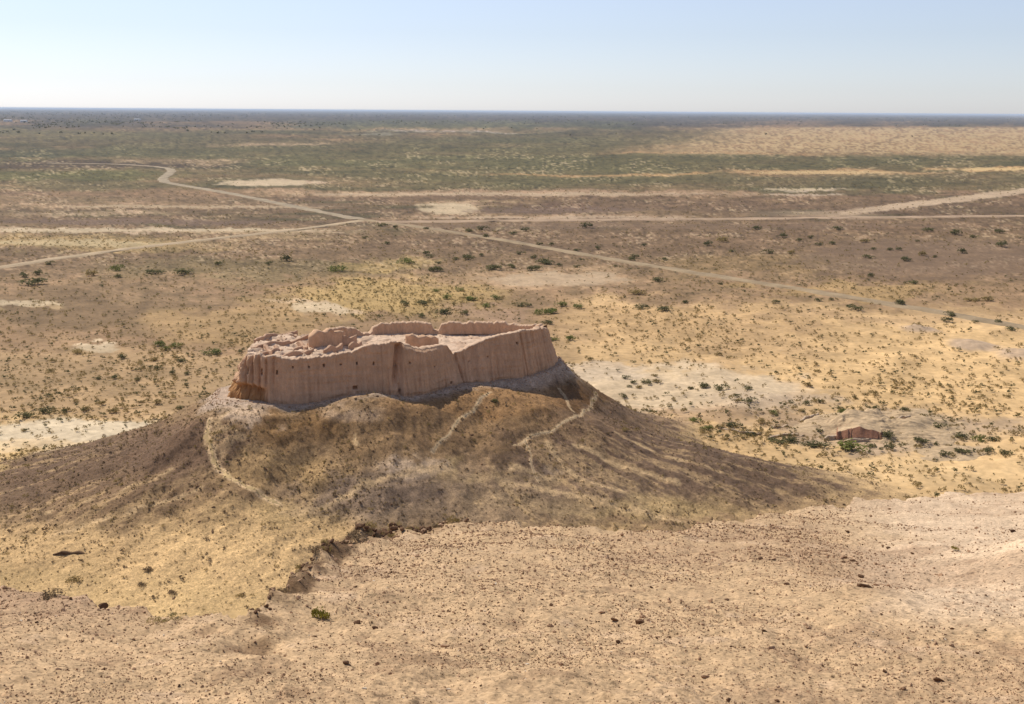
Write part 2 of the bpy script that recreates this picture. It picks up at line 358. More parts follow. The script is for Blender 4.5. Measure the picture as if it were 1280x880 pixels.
    pan(640, 243, 240, 2, (200, 172, 138), .6); pan(1000, 243, 60, 1, (200, 174, 146), .7); pan(700, 272, 160, 1.5, (200, 170, 138), .7); pan(1030, 216, 90, 2, (214, 180, 128), .7); pan(1245, 211, 50, 2, (216, 182, 126), .8)
    # fortress hill
    tb = np.arctan2(y - _cen[1], x - _cen[0]); back = ss(.25, .45, tb) * ss(2.85, 2.65, tb)
    hk = ss(0, .5, 72 - s_hill) * ss(.4, 1.6, z) * (y > 100) * (1 - back * ss(14, 24, s_hill))
    Rr, Rl = reach(tb); Rc = np.where(np.abs(tb) > 2.35, Rl, np.where(tb > -.6, Rr, 74)); hk = hk * ss(1.02, .90, s_hill / Rc + .06 * fine)
    if (hk > 0).any():
        keep = c.copy()
        f2 = fbm(x / 2.6, y / 2.6, 4, 95); f3 = fbm(x / .9, y / .9, 4, 96, .65); f4 = fbm(x / .7, y / .9, 3, 93, .7); f5 = fbm(x / .9, y / 1.3, 3, 94, .7)
        w2x = px + 16 * f2 + 24 * fbm(px / 60, py / 40, 3, 97); w2y = py + 7 * f2 + 10 * fbm(px / 50, py / 30, 3, 98)
        def he(cx, cy, rx, ry, soft=.4): return ss(1 + soft, 1 - soft, np.hypot((w2x - cx) / rx, (w2y - cy) / ry))
        c[:] = C(150, 124, 92)
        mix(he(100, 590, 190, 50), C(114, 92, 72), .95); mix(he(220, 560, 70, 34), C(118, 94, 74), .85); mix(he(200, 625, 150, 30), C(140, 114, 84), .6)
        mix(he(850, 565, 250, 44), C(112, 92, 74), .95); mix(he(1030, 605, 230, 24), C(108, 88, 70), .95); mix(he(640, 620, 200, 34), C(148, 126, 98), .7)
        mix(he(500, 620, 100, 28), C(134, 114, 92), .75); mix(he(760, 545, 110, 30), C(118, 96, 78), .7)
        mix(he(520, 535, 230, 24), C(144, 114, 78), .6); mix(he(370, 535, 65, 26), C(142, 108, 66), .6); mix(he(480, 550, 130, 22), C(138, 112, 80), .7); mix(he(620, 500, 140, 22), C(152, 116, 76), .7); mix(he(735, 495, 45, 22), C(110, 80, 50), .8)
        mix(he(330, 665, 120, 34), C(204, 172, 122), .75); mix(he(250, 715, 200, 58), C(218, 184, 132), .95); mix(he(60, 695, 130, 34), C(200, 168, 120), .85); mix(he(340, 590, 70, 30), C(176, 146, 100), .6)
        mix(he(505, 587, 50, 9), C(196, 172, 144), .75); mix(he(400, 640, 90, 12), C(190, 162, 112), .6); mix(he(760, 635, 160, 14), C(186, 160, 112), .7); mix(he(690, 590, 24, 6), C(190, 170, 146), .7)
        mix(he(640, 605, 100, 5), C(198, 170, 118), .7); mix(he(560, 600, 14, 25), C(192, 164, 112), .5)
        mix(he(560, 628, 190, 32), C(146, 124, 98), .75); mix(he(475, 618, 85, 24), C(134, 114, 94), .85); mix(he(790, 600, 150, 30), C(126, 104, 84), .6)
        # rills: long pale runs of sand down the slope
        th = np.arctan2(y - _cen[1], x - _cen[0])
        rill = fbm(th * 30 + .3 * f2, s_hill / 22, 4, 99, .6)
        mix(ss(.25, .6, rill + .3 * f3) * ss(8, 25, s_hill) * ss(-.15, .25, np.abs(w2x - 500) / 250 - .35), C(196, 166, 120), .42)
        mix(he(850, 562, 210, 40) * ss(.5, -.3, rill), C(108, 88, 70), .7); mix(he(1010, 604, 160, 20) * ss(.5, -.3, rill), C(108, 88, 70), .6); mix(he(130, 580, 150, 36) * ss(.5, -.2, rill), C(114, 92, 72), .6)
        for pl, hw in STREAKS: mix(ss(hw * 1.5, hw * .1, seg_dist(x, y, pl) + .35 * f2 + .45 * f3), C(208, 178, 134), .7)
        for pl, hw in PATHS: mix(ss(hw * 1.9, hw * .9, seg_dist(x, y, pl) + .12 * f3), C(214, 184, 142), .9)
        mix(ss(.3, .8, f2) * ss(640, 560, py), C(98, 76, 56), .35)
        mix(he(295, 520, 38, 14), C(208, 182, 152), .8); mix(he(455, 515, 34, 10), C(190, 162, 130), .7); mix(he(262, 545, 12, 30), C(206, 176, 132), .5)
        mix(ss(4.2, 1.2, s_hill + f2 * 1.2), C(186, 166, 146), .85)
        pale = ss(.30, .46, c[:, 0])
        c *= (1 + (.10 - .05 * pale) * f2 + (.16 - .08 * pale) * f3)[:, None] * (1 - (.20 - .14 * pale) * ss(.15, .75, f4))[:, None] * (1 + .16 * ss(.2, .8, f5))[:, None] * np.array([1.14, 1.07, 1.02])
        hk = np.clip(hk + .0, 0, 1)[:, None]
        sandmix = ss(0, 3.5, z + 1.2 * f2)[:, None]
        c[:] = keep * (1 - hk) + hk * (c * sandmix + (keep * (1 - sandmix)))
    # viewer's own hillside
    nk = which == 1
    if nk.any():
        g1 = fbm(x / 4, y / 4, 4, 101); g2 = fbm(x / .7, y / .7, 4, 102)
        cn = np.empty((n, 3)); cn[:] = C(204, 169, 128)
        def mx(m, col, k=1.): 
            m = np.clip(m * k, 0, 1)[:, None]; cn[:] = cn * (1 - m) + np.asarray(col) * m
        mx(ss(900, 1150, px + 60 * g1) * ss(700, 640, py - (px - 1100) * .25), C(222, 190, 152), .85)
        mx(ss(1060, 1170, px + 50 * g1) * ss(800, 750, py), C(226, 194, 158), .9)
        mx(ss(.1, .8, g1), C(176, 142, 110), .5); mx(ss(.35, .9, g2), C(150, 116, 88), .45); mx(ss(.4, 1., -g2), C(218, 184, 150), .4)
        mx(ss(330, 60, px) * ss(800, 740, py), C(168, 134, 106), .6)
        az = np.arctan2(x, y); er = edge_r(az); r = np.hypot(x, y)
        rim = ss(3.2, .3, np.abs(er - r) + .8 * g1) * ss(-.02, -.13, az) * ss(-.27, -.235, az)
        mx(rim * ss(-.5, .25, g2), C(104, 76, 50), .85)
        e2 = np.minimum(edge_r(az - .022), edge_r(az - .010)); nr2 = ss(-.9, .3, r - e2) * ss(-.235, -.20, az) * ss(-.09, -.13, az)
        mx(nr2 * (.45 + .55 * ss(-.235, -.19, az)) * ss(-.5, .25, g2 + .3 * fbm(x / .25, y / .25, 3, 103)), C(104, 77, 52), .8)
        mx(ss(0, .6, r - er), C(122, 92, 64), .8)
        c[nk] = cn[nk]
    return np.clip(c, 0.01, .85)

# ------------------------------------------------------------------ material helpers
def new_mat(name, rough=.95):
    m = bpy.data.materials.new(name); m.use_nodes = True
    b = m.node_tree.nodes['Principled BSDF']; b.inputs['Roughness'].default_value = rough
    b.inputs['Specular IOR Level'].default_value = .12
    return m, m.node_tree, b
def nnode(t, kind, **kw):
    n = t.nodes.new(kind)
    for k, v in kw.items():
        if hasattr(n, k): setattr(n, k, v)
        else: n.inputs[k].default_value = v
    return n
def math_n(t, op, a, b=None):
    n = t.nodes.new('ShaderNodeMath'); n.operation = op
    for i, v in enumerate((a, b)):
        if v is None: continue
        if isinstance(v, (int, float)): n.inputs[i].default_value = v
        else: t.links.new(v, n.inputs[i])
    return n.outputs[0]
def remap(t, src, a, b, c, d):
    n = t.nodes.new('ShaderNodeMapRange'); t.links.new(src, n.inputs[0])
    for i, v in enumerate((a, b, c, d)): n.inputs[i + 1].default_value = v
    return n.outputs[0]
def mulc(t, col, fac):
    n = t.nodes.new('ShaderNodeVectorMath'); n.operation = 'SCALE'
    t.links.new(col, n.inputs[0]); t.links.new(fac, n.inputs['Scale']); return n.outputs[0]
def earth_mat(name, scales, amps, bump=(.5, .05), stretch=(1, 1, 1), specks=None, rough=.95):
    """albedo attribute of the mesh times grain in world space"""
    m, t, b = new_mat(name, rough)
    at = nnode(t, 'ShaderNodeAttribute'); at.attribute_name = 'albedo'
    geo = t.nodes.new('ShaderNodeNewGeometry')
    mp = t.nodes.new('ShaderNodeMapping'); mp.inputs['Scale'].default_value = stretch
    t.links.new(geo.outputs['Position'], mp.inputs[0])
    fac = None; hgt = None
    for s, a in zip(scales, amps):
        n = nnode(t, 'ShaderNodeTexNoise'); n.inputs['Scale'].default_value = 1 / s; n.inputs['Detail'].default_value = 5; n.inputs['Roughness'].default_value = .62
        t.links.new(mp.outputs[0], n.inputs['Vector'])
        f = remap(t, n.outputs[0], .28, .72, 1 - a, 1 + a)
        fac = f if fac is None else math_n(t, 'MULTIPLY', fac, f)
        hgt = n.outputs[0]
    if specks:
        s, lo, hi, dk = specks
        n = nnode(t, 'ShaderNodeTexNoise'); n.inputs['Scale'].default_value = 1 / s; n.inputs['Detail'].default_value = 3
        t.links.new(mp.outputs[0], n.inputs['Vector'])
        fac = math_n(t, 'MULTIPLY', fac, remap(t, n.outputs[0], lo, hi, 1, dk))
    col = mulc(t, at.outputs['Color'], fac)
    t.links.new(col, b.inputs['Base Color'])
    if bump:
        bn = t.nodes.new('ShaderNodeBump'); bn.inputs['Strength'].default_value = bump[0]; bn.inputs['Distance'].default_value = bump[1]
        t.links.new(hgt, bn.inputs['Height']); t.links.new(bn.outputs[0], b.inputs['Normal'])
    return m
def set_attr(me, col):
    a = me.attributes.new('albedo', 'FLOAT_COLOR', 'POINT')
    d = np.ones((len(col), 4), np.float32); d[:, :3] = col
    a.data.foreach_set('color', d.ravel())
def grid_mesh(name, V, Q, col=None, mat=None, smooth=True, parent=None):
    me = bpy.data.meshes.new(name)
    me.vertices.add(len(V)); me.vertices.foreach_set('co', np.asarray(V, np.float32).ravel())
    Q = np.asarray(Q, np.int32)
    me.loops.add(Q.size); me.loops.foreach_set('vertex_index', Q.ravel())
    me.polygons.add(len(Q)); me.polygons.foreach_set('loop_start', np.arange(len(Q), dtype=np.int32) * Q.shape[1])
    me.polygons.foreach_set('use_smooth', np.full(len(Q), smooth))
    me.update(calc_edges=True); me.validate()
    if col is not None: set_attr(me, col)
    if mat: me.materials.append(mat)
    o = bpy.data.objects.new(name, me); COL.objects.link(o)
    if parent: o.parent = parent
    return o
def quads(nr, nc, wrap=False):
    i = np.arange(nr - 1)[:, None]; j = np.arange(nc if wrap else nc - 1)[None, :]
    j2 = (j + 1) % nc
    return np.stack([i * nc + j, i * nc + j2, (i + 1) * nc + j2, (i + 1) * nc + j], -1).reshape(-1, 4)
def tag(o, label=None, cat=None, group=None, kind=None):
    for k, v in (('label', label), ('category', cat), ('group', group), ('kind', kind)):
        if v: o[k] = v
    return o
def empty(name, loc=(0, 0, 0)):
    o = bpy.data.objects.new(name, None); COL.objects.link(o); o.location = loc; o.empty_display_size = .5; return o

M_PLAIN = earth_mat('desert_soil', (60, 9, 1.6), (.12, .16, .2), (.5, .12))
M_HILL = earth_mat('gravel_slope', (5, 1.1, .30, .13), (.06, .16, .36, .36), (.8, .06))
M_NEAR = earth_mat('crumbled_earth', (1.2, .22, .05), (.12, .22, .34), (1.0, .016), specks=(.09, .57, .66, .55))

# ------------------------------------------------------------------ ground sheet
az = np.concatenate([np.linspace(-180, -60, 14)[:-1], np.linspace(-60, -29, 16)[:-1], np.linspace(-29, 29, 660), np.linspace(29, 60, 16)[1:], np.linspace(60, 180, 14)[1:]])
az = np.radians(az[:-1])
def _rows():
    py = np.arange(1010, 611, -1.05); tn = np.tan(PITCH + np.arctan((py - 440) / FPX))
    a = NEAR_A / (tn - NEAR_B)
    a = a[a < 64]
    b = np.geomspace(a[-1], 108, 56)[1:]
    py = np.concatenate([np.arange(792, 575, -.62), np.arange(575, 215, -1.0), np.arange(215, 143, -.5), np.arange(143, 139.6, -.3)])
    c = 60 / np.tan(PITCH + np.arctan((py - 440) / FPX)); c = c[c > b[-1] * 1.004]
    return np.concatenate([np.geomspace(.4, a[0], 22)[:-1], a, b, c, np.array([60000., 110000.])])
rr = _rows()
RRg, AZg = np.meshgrid(rr, az, indexing='ij')
X = (RRg * np.sin(AZg)).ravel(); Y = (RRg * np.cos(AZg)).ravel()
Z, WH = terrain(X, Y)
sh = np.full(X.shape, 999.); k = (np.abs(X + 18) < 120) & (Y > 80) & (Y < 300); sh[k] = hill_s(X[k], Y[k])
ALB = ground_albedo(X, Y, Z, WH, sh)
nc, nr = len(az), len(rr)
Q = quads(nr, nc, True)[:, ::-1]
fw = WH[Q].sum(1) >= 2
fh = (~fw) & ((sh[Q] < 74).all(1)) & ((Z[Q] > .9).any(1))
V = np.stack([X, Y, Z], 1)
for nm, msk, mt, lb in (('hillside', fw, M_NEAR, 'crumbly tan hillside the picture is taken from'),
                        ('hill', fh, M_HILL, 'brown gravelly hill that carries the mud fortress'),
                        ('desert_plain', ~(fw | fh), M_PLAIN, 'wide sandy plain running to the horizon')):
    q = Q[msk]; u, inv = np.unique(q, return_inverse=True)
    tag(grid_mesh(nm, V[u], inv.reshape(-1, 4), ALB[u], mt), lb, None, None, 'structure')

# ------------------------------------------------------------------ roads and footpaths
def strip(name, line, half, prof, mat, col, label, zoff=0.0, jit=.42, seed=0):
    t = np.gradient(line, axis=0); t /= np.linalg.norm(t, axis=1)[:, None]; n = np.stack([t[:, 1], -t[:, 0]], 1)
    s = np.r_[0, np.cumsum(np.hypot(*np.diff(line, axis=0).T))]
    rows = []
    for off, dz in prof:
        w = half * off * (1 + jit * fbm(s / (half * 3), s * 0 + off, 3, seed))
        p = line + n * w[:, None]
        zc = terrain(p[:, 0], p[:, 1])[0]
        rows.append(np.column_stack([p, zc + dz + zoff]))
    Vv = np.stack(rows, 1).reshape(-1, 3)
    cc = np.tile(col, (len(Vv), 1)) * (1 + .2 * fbm(Vv[:, 0] / 6, Vv[:, 1] / 6, 4, seed))[:, None]
    o = grid_mesh(name, Vv, quads(len(line), len(prof)), cc, mat)
    return tag(o, label, None, None, 'structure')
M_ROAD = earth_mat('worn_road', (8, .8), (.1, .14), (.3, .02))
RP = [(-1.7, -.25), (-1.15, .22), (-1, .3), (0, .36), (1, .3), (1.15, .22), (1.7, -.25)]
strip('road', ROAD_MAIN, 2.2, RP, M_ROAD, C(168, 144, 112), 'pale road crossing the plain behind the fortress', seed=1)
strip('road', ROAD_FAR, 2.9, RP, M_ROAD, C(172, 152, 124), 'far pale road bending away to the left', seed=2)
strip('road', ROAD_WEST, 2.3, RP, M_ROAD, C(190, 164, 130), 'pale side road running to the left edge', seed=3)
EB = [(-2.2, -.25), (-1.3, .35), (-1, .5), (0, .55), (1, .5), (1.3, .35), (2.4, -.3)]
strip('road', ROAD_EAST, 2.6, EB, M_ROAD, C(186, 156, 126), 'narrow dirt embankment road running level to the right', seed=4)
M_PATH = earth_mat('trodden_path', (2, .3), (.12, .14), (.3, .02))
for ln, hw, lb, cl, sd in PATHDEF:
    strip('footpath', ln, hw, [(-1.5, -.10), (-.9, -.012), (0, .035), (.9, -.012), (1.5, -.10)], M_PATH, cl * .94, lb, .0, .9, sd)

# ------------------------------------------------------------------ fortress
M_WALL = earth_mat('rammed_earth', (2.5, .5, .12), (.08, .11, .12), (.6, .06), (1, 1, .35))
M_FLOOR = earth_mat('sunlit_mud', (2.0, .5), (.10, .16), (.6, .08))
WALLC = C(216, 173, 136); FLOORC = C(222, 190, 160)
fort = empty('mud_fortress', (float(_cen[0]), float(_cen[1]), 15.0))
tag(fort, 'ruined reddish brown mud-walled fortress on top of the brown hill', 'fortress')
def child(o, label=None):
    o.parent = fort; o.matrix_parent_inverse = Matrix.Translation(-Vector(fort.location)); tag(o, label); return o

YTOP = np.array([(296, 446), (306, 444), (330, 445.5), (345, 447), (364, 450), (385, 448), (400, 446), (423, 443), (440, 440), (450, 436.5), (462, 433), (473, 430), (488, 428.5), (503, 428), (506, 431), (516, 434), (527, 437),
                 (545, 433), (559, 431), (562, 436), (567, 443), (572, 442), (585, 434), (597, 429), (610, 424), (626, 420), (643, 416.5), (660, 413.5), (672, 412), (683, 410), (700, 409)], float)
YREAR = np.array([(300, 442), (312, 434), (322, 428), (330, 420.5), (350, 418), (369, 418), (373, 425), (385, 427), (402, 424), (407, 411), (420, 409), (440, 408), (446, 413), (452, 415), (462, 413.5), (465, 409), (476, 404), (495, 402), (515, 400.5), (530, 401.5),
                  (539, 405), (542, 411), (548, 412), (552, 404.5), (562, 402), (590, 402.5), (593, 404), (595, 401), (615, 401), (632, 402), (635, 405), (650, 404), (662, 405), (675, 405), (690, 408)], float)
def floor_z(x, y):
    px, py = proj(x, y, 0 * x + 20.8)
    z = 19.9 + .95 * ss(450, 390, px) + .35 * ss(420, 330, px)
    z = z - .35 * np.exp(-((px - 572) / 26) ** 2) * ss(410, 438, py)
    z = z + .24 * np.abs(fbm(x / 1.5, y / 1.5, 4, 111, .6)) + .2 * fbm(x / 5, y / 5, 3, 112)
    pit = ss(480, 440, px) * ss(.10, .42, fbm(x / 2.1, y / 1.7, 3, 117)); z = z - .5 * pit
    lump = ss(470, 410, px) * ss(-.1, .6, np.abs(fbm(x / 2.6, y / 2.0, 3, 113)))
    z = z + .4 * lump * ss(455, 425, py + 0 * px)
    return z
def wall_ring(base, top, n, ytab, front):
    s = np.r_[0, np.cumsum(np.hypot(*np.diff(base, axis=0).T))]; u = np.linspace(0, s[-1], n)
    b = np.stack([np.interp(u, s, base[:, i]) for i in range(2)], 1); t = np.stack([np.interp(u, s, top[:, i]) for i in range(2)], 1)
    ker = np.hanning(31 if front else 15); ker /= ker.sum()
    for a in (b, t):
        for i in range(2):
            q = np.pad(a[:, i], len(ker) // 2, mode='reflect', reflect_type='odd'); a[:, i] = np.convolve(q, ker, 'valid')
    inn = t - b; L = np.linalg.norm(inn, axis=1)[:, None]; inn = inn / np.maximum(L, 1e-6)
    # height of the top from where its edge is seen
    px, _ = proj(t[:, 0], t[:, 1], 0 * t[:, 0] + 22)
    yt = np.interp(px, ytab[:, 0], ytab[:, 1])
    zt = []
    for p, q, a in zip(px, yt, t):
        d = ray(p, q); zt.append(60 + d[2] * (a[0] * d[0] + a[1] * d[1]) / (d[0] ** 2 + d[1] ** 2))
    zt = np.array(zt)
    zt = zt + .20 * fbm(u / 1.1, u * 0, 4, 121) + .09 * fbm(u / .3, u * 0 + 5, 2, 122)
    return u, b, t, inn, zt, px
# --- front curtain wall with the rounded left end
BAT = 2.0
fb = front_base
n_in = -_out(fb)
mid = _cen
for i in range(len(fb)):
    if n_in[i] @ (mid - fb[i]) < 0: n_in[i] = -n_in[i]
ft = fb + n_in * BAT
ft[0] = fb[0] + np.array([4.4, .6]); ft[1] = fb[1] + np.array([4.4, 1.5]); ft[2] = fb[2] + np.array([1.5, 2.2]); ft[-3] = fb[-3] + np.array([-1.9, 1.5]); ft[-2] = fb[-2] + np.array([-2.2, .6]); ft[-1] = fb[-1] + np.array([-2.2, -.2])
N = 1000
u, b, t, inn, zt, pxt = wall_ring(fb, ft, N, YTOP, True)
NV = 92
vv = np.linspace(0, 1, NV)
zb = terrain(b[:, 0], b[:, 1])[0] - .6
Ux, Vx = np.meshgrid(u, vv)
zz = zb + (zt - zb) * Vx
bat = 1 - (1 - Vx) ** 1.25
X0 = b[:, 0] + (t[:, 0] - b[:, 0]) * bat; Y0 = b[:, 1] + (t[:, 1] - b[:, 1]) * bat
PX, PY = proj(X0, Y0, zz)
e = .24 * fbm(Ux / 1.15, zz * .10, 4, 131) + (.08 + .12 * ss(.7, .1, Vx)) * fbm(Ux / .36, zz * .06, 3, 139) + .30 * fbm(Ux / 4.5, zz * .05, 3, 132) + .07 * fbm(Ux / .4, zz / .5, 3, 133)
e = e + .05 * fbm(Ux / 6, zz / .35, 2, 134)
# deep flutes of the left end
lf = ss(352, 334, PX)
fl = np.abs(np.sin((PX - 283) / 8.2 * math.pi / 1.0 + .5 * fbm(Ux / 3, zz / 5, 2, 135)))
e = e + lf * (.75 * (fl - .65) * ss(17.2, 18.5, zz) + .2)
# undercut foot of the left end
uc = ss(338, 325, PX) * ss(18.2, 17.2, zz + .35 * fbm(Ux / 1.2, Ux * 0, 2, 136))
e = e - uc * (1.15 + .5 * fbm(Ux / 1.1, zz / 2, 3, 137))
# step and rill where the middle section juts forward, cracks further right
e = e + 1.1 * ss(500.5, 503.5, PX) * ss(570, 515, PX) - 1.1 * np.exp(-((PX - 495.5 + (PY - 460) * .10) / 3.2) ** 2) * ss(490, 470, PY)
for cx, cy, sl_, w, dp in ((575, 460, .33, 1.3, .5), (655, 440, .2, .9, .4), (477, 455, .03, .9, .2), (521, 470, .0, .8, .15), (613, 450, .08, .8, .18), (420, 465, .0, .8, .15)):
    e = e - dp * np.exp(-((PX - cx - (PY - cy) * sl_) / w) ** 2)
# lower band a little eaten away
e = e - .14 * ss(.16, .08, Vx) * (1 + fbm(Ux / 2, Ux * 0, 3, 138))
HOLES = [(366, 459, .9, 1.1), (386, 459, .9, 1.1), (405, 457, 1.0, 1.7), (426, 456, 1.0, .8), (446, 454.5, .8, 1.6), (467, 454, .8, 1.8), (509, 452, .8, 1.2), (311, 463, 1.1, 4), (327, 465, 1.1, 4), (346, 466, 1.0, 2.4),
         (444, 485, 2.8, 2.2), (646, 429, 1.1, 1.2), (565, 479, 1.2, 1.6), (540, 457, .7, .8), (610, 446, .7, .9), (500, 489, 1.2, 2), (586, 452, .6, .9)]
for hx, hy, w, h in HOLES:
    m = ss(1.25, .75, np.maximum(np.abs(PX - hx - .25 * fbm(PY / 2, PX / 2, 2, 7)) / w, np.abs(PY - hy) / h)); e = e - 1.0 * m
taper = ss(1.0, .93, Vx)
e = e * (.35 + .65 * taper)
outw = -inn
X1 = X0 + outw[:, 0] * e; Y1 = Y0 + outw[:, 1] * e
# crest and inner face
rowsX, rowsY, rowsZ = [X1], [Y1], [zz]
for k_, (dn, dz) in enumerate(((.25, .10), (.7, .10), (1.2, .0), (1.55, -.18), (1.75, -.6), (1.8, -1.6), (1.9, -3.2))):
    nz = .14 * fbm(u / .6, u * 0 + dn, 3, 141)
    rowsX.append((t[:, 0] + inn[:, 0] * (dn + nz))[None]); rowsY.append((t[:, 1] + inn[:, 1] * (dn + nz))[None]); rowsZ.append((zt + dz + .07 * fbm(u / .5, u * 0 + dn * 3, 3, 142))[None])
Xa, Ya, Za = np.vstack(rowsX), np.vstack(rowsY), np.vstack(rowsZ)
nrw = Xa.shape[0]
cw = np.tile(WALLC, (Xa.size, 1)).reshape(nrw, N, 3)
st = fbm(Xa * 0 + u[None] / .5, Za * .12, 4, 145); st2 = fbm(u[None] / 7 + 0 * Xa, Za / 1.4, 3, 146)
cw = cw * (1 + .10 * st + .09 * st2)[..., None]
ucf = np.zeros((nrw, N)); ucf[:NV] = uc
cw = cw * (1 - .8 * ucf[..., None]) + .8 * ucf[..., None] * C(176, 124, 70)
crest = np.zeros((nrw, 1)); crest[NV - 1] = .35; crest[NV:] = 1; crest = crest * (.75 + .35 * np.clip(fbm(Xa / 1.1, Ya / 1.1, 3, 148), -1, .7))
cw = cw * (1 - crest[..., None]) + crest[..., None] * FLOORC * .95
VV = np.stack([Xa, Ya, Za], -1).reshape(-1, 3)
child(grid_mesh('curtain_wall', VV, quads(nrw, N), cw.reshape(-1, 3), M_WALL), 'tall fluted front wall with small square holes near its top')
# --- rear walls, one part for each standing stretch
rb = rear_base
ur, b2, t2, inn2, zt2, px2 = wall_ring(rb, rear_top, 460, YREAR, False)
inn2 = np.where(((mid - t2) * inn2).sum(1)[:, None] < 0, -inn2, inn2)
zb2 = terrain(b2[:, 0], b2[:, 1])[0] - .5
rows = []
for v in np.linspace(0, 1, 26):
    zc = zb2 + (zt2 - zb2) * v; e2 = .2 * fbm(ur / 1.0, zc * .15, 3, 151)
    q = b2 + (t2 - b2) * v - inn2 * e2[:, None]; rows.append(np.column_stack([q, zc]))
for dn, dz in ((.2, .06), (.6, .06), (.95, -.04)):
    q = t2 + inn2 * (dn + .08 * fbm(ur / .6, ur * 0 + dn, 2, 152))[:, None]; rows.append(np.column_stack([q, zt2 + dz]))
for v in np.linspace(.06, 1, 18):
    zc = zt2 - v * np.maximum(zt2 - 20.0, .5)
    q = t2 + inn2 * (1.05 + .35 * v + .16 * fbm(ur / .8, zc * .25, 3, 153) + .05 * fbm(ur / .3, zc / .4, 2, 154))[:, None]
    rows.append(np.column_stack([q, zc]))
G = np.stack(rows, 0)
cr = np.tile(WALLC, (G.shape[0], G.shape[1], 1)) * (1 + .12 * fbm(G[..., 0] / .6 + G[..., 1] / .6, G[..., 2] * .3, 3, 155))[..., None]
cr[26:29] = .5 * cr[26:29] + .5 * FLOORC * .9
cuts = [700, 633, 593, 546, 455, 404, 371, 290]
labs = ['low broken rear wall at the far right corner', 'straight rear wall stretch on the far side', 'rear wall stretch right of the gap', 'tallest rear wall stretch with a dark slit', 'short lumpy rear wall behind the inner mound', 'sunken rear wall stretch', 'low rear wall at the far left end']
for (a, b_), lb in zip(zip(cuts[:-1], cuts[1:]), labs):
    idx = np.nonzero((px2 <= a) & (px2 >= b_))[0]
    if len(idx) < 2: continue
    i0, i1 = idx.min(), min(idx.max() + 2, len(px2))
    g = G[:, i0:i1]
    child(grid_mesh('rear_wall', g.reshape(-1, 3), quads(g.shape[0], g.shape[1]), cr[:, i0:i1].reshape(-1, 3), M_WALL), lb)
# --- courtyard floor
def floor_mesh():
    poly = np.vstack([ft, rear_top])
    lo, hi = poly.min(0), poly.max(0)
    st = .24
    gx, gy = np.arange(lo[0], hi[0], st), np.arange(lo[1], hi[1], st)
    A, B = np.meshgrid(gx, gy); a, b_ = A.ravel(), B.ravel()
    zf = floor_z(a, b_)
    ins = inside(a, b_, poly); q = quads(len(gy), len(gx)); q = q[ins[q].all(1)]
    f = fbm(a / 1.3, b_ / 1.3, 4, 161)
    cf = FLOORC * (1 + .12 * f)[:, None]; k2 = ss(.2, .8, fbm(a / 2.2, b_ / 2.2, 3, 162))[:, None]; cf = cf * (1 - .45 * k2) + .45 * k2 * C(176, 138, 108)
    uq, inv = np.unique(q, return_inverse=True)
    child(grid_mesh('courtyard', np.stack([a, b_, zf], 1)[uq], inv.reshape(-1, 4), cf[uq], M_FLOOR), 'sunlit pale clay ground inside the walls')
floor_mesh()
# --- free-standing remains inside
def eroded_block(name, pts, thick, z0, zt_list, label, mat=M_WALL, amp=.22, seed=0, lean=.25, colr=WALLC):
    p = smooth_line(pts, .22); n = len(p)
    tt = np.gradient(p, axis=0); tt /= np.linalg.norm(tt, axis=1)[:, None]; nn = np.stack([tt[:, 1], -tt[:, 0]], 1)
    s = np.linspace(0, 1, n); top = np.interp(s, np.linspace(0, 1, len(zt_list)), zt_list) + .15 * fbm(s * n * .22 / .8, s * 0, 3, seed)
    endw = np.sqrt(np.clip(1 - (2 * s - 1) ** 8, 0, 1))
    rows = []
    for off, hv in [(-1, v) for v in np.linspace(0, .97, 14)] + [(-.6, 1.0), (0, 1.02), (.6, 1.0)] + [(1, v) for v in np.linspace(.97, 0, 14)]:
        zc = z0 + (top - z0) * hv
        w = thick / 2 * off * (1 + lean * (1 - hv)) * (.25 + .75 * endw) + np.sign(off) * amp * fbm(s * n * .22 / .9 + off * 7, zc * .3, 3, seed + 3)
        rows.append(np.column_stack([p + nn * w[:, None], zc]))
    g = np.stack(rows, 0); g2 = g.reshape(-1, 3)
    cc = np.tile(colr, (len(g2), 1)) * (1 + .12 * fbm(g2[:, 0] / .7, g2[:, 2] / .7, 3, seed))[:, None]
    qd = quads(g.shape[0], g.shape[1])
    caps = []
    m_ = g.shape[0]
    for jj in (0, g.shape[1] - 1):
        for i in range(m_ // 2):
            a_, b_, c_, d_ = i * n + jj, (i + 1) * n + jj, (m_ - 2 - i) * n + jj, (m_ - 1 - i) * n + jj
            if len({a_, b_, c_, d_}) == 4: caps.append([a_, b_, c_, d_])
    qd = np.vstack([qd, np.array(caps)])
    return grid_mesh(name, g2, qd, cc, mat), label
def F(px, py, z=20.9): return unproj(px, py, z)[:2]
child(*eroded_block('broken_wall', [F(386, 435), F(396, 434), F(408, 432), F(420, 430)], 1.7, 20.3, [22.9, 24.0, 23.3, 23.8, 22.6], 'tall broken lump of wall standing among the rubble inside', seed=201, amp=.3, lean=.25))
child(*eroded_block('broken_wall', [F(419, 431), F(425, 426), F(428, 423)], 1.1, 20.2, [23.2, 22.8, 22.0], 'wall stub turning back from the tall broken lump', seed=205, amp=.22, lean=.25))
child(*eroded_block('inner_wall', [F(507, 430.5), F(525, 431), F(546, 426)], 1.3, 20.0, [22.4, 22.9, 22.1, 22.5, 21.8, 22.0, 21.2], 'low broken wall just behind the front wall', seed=211))
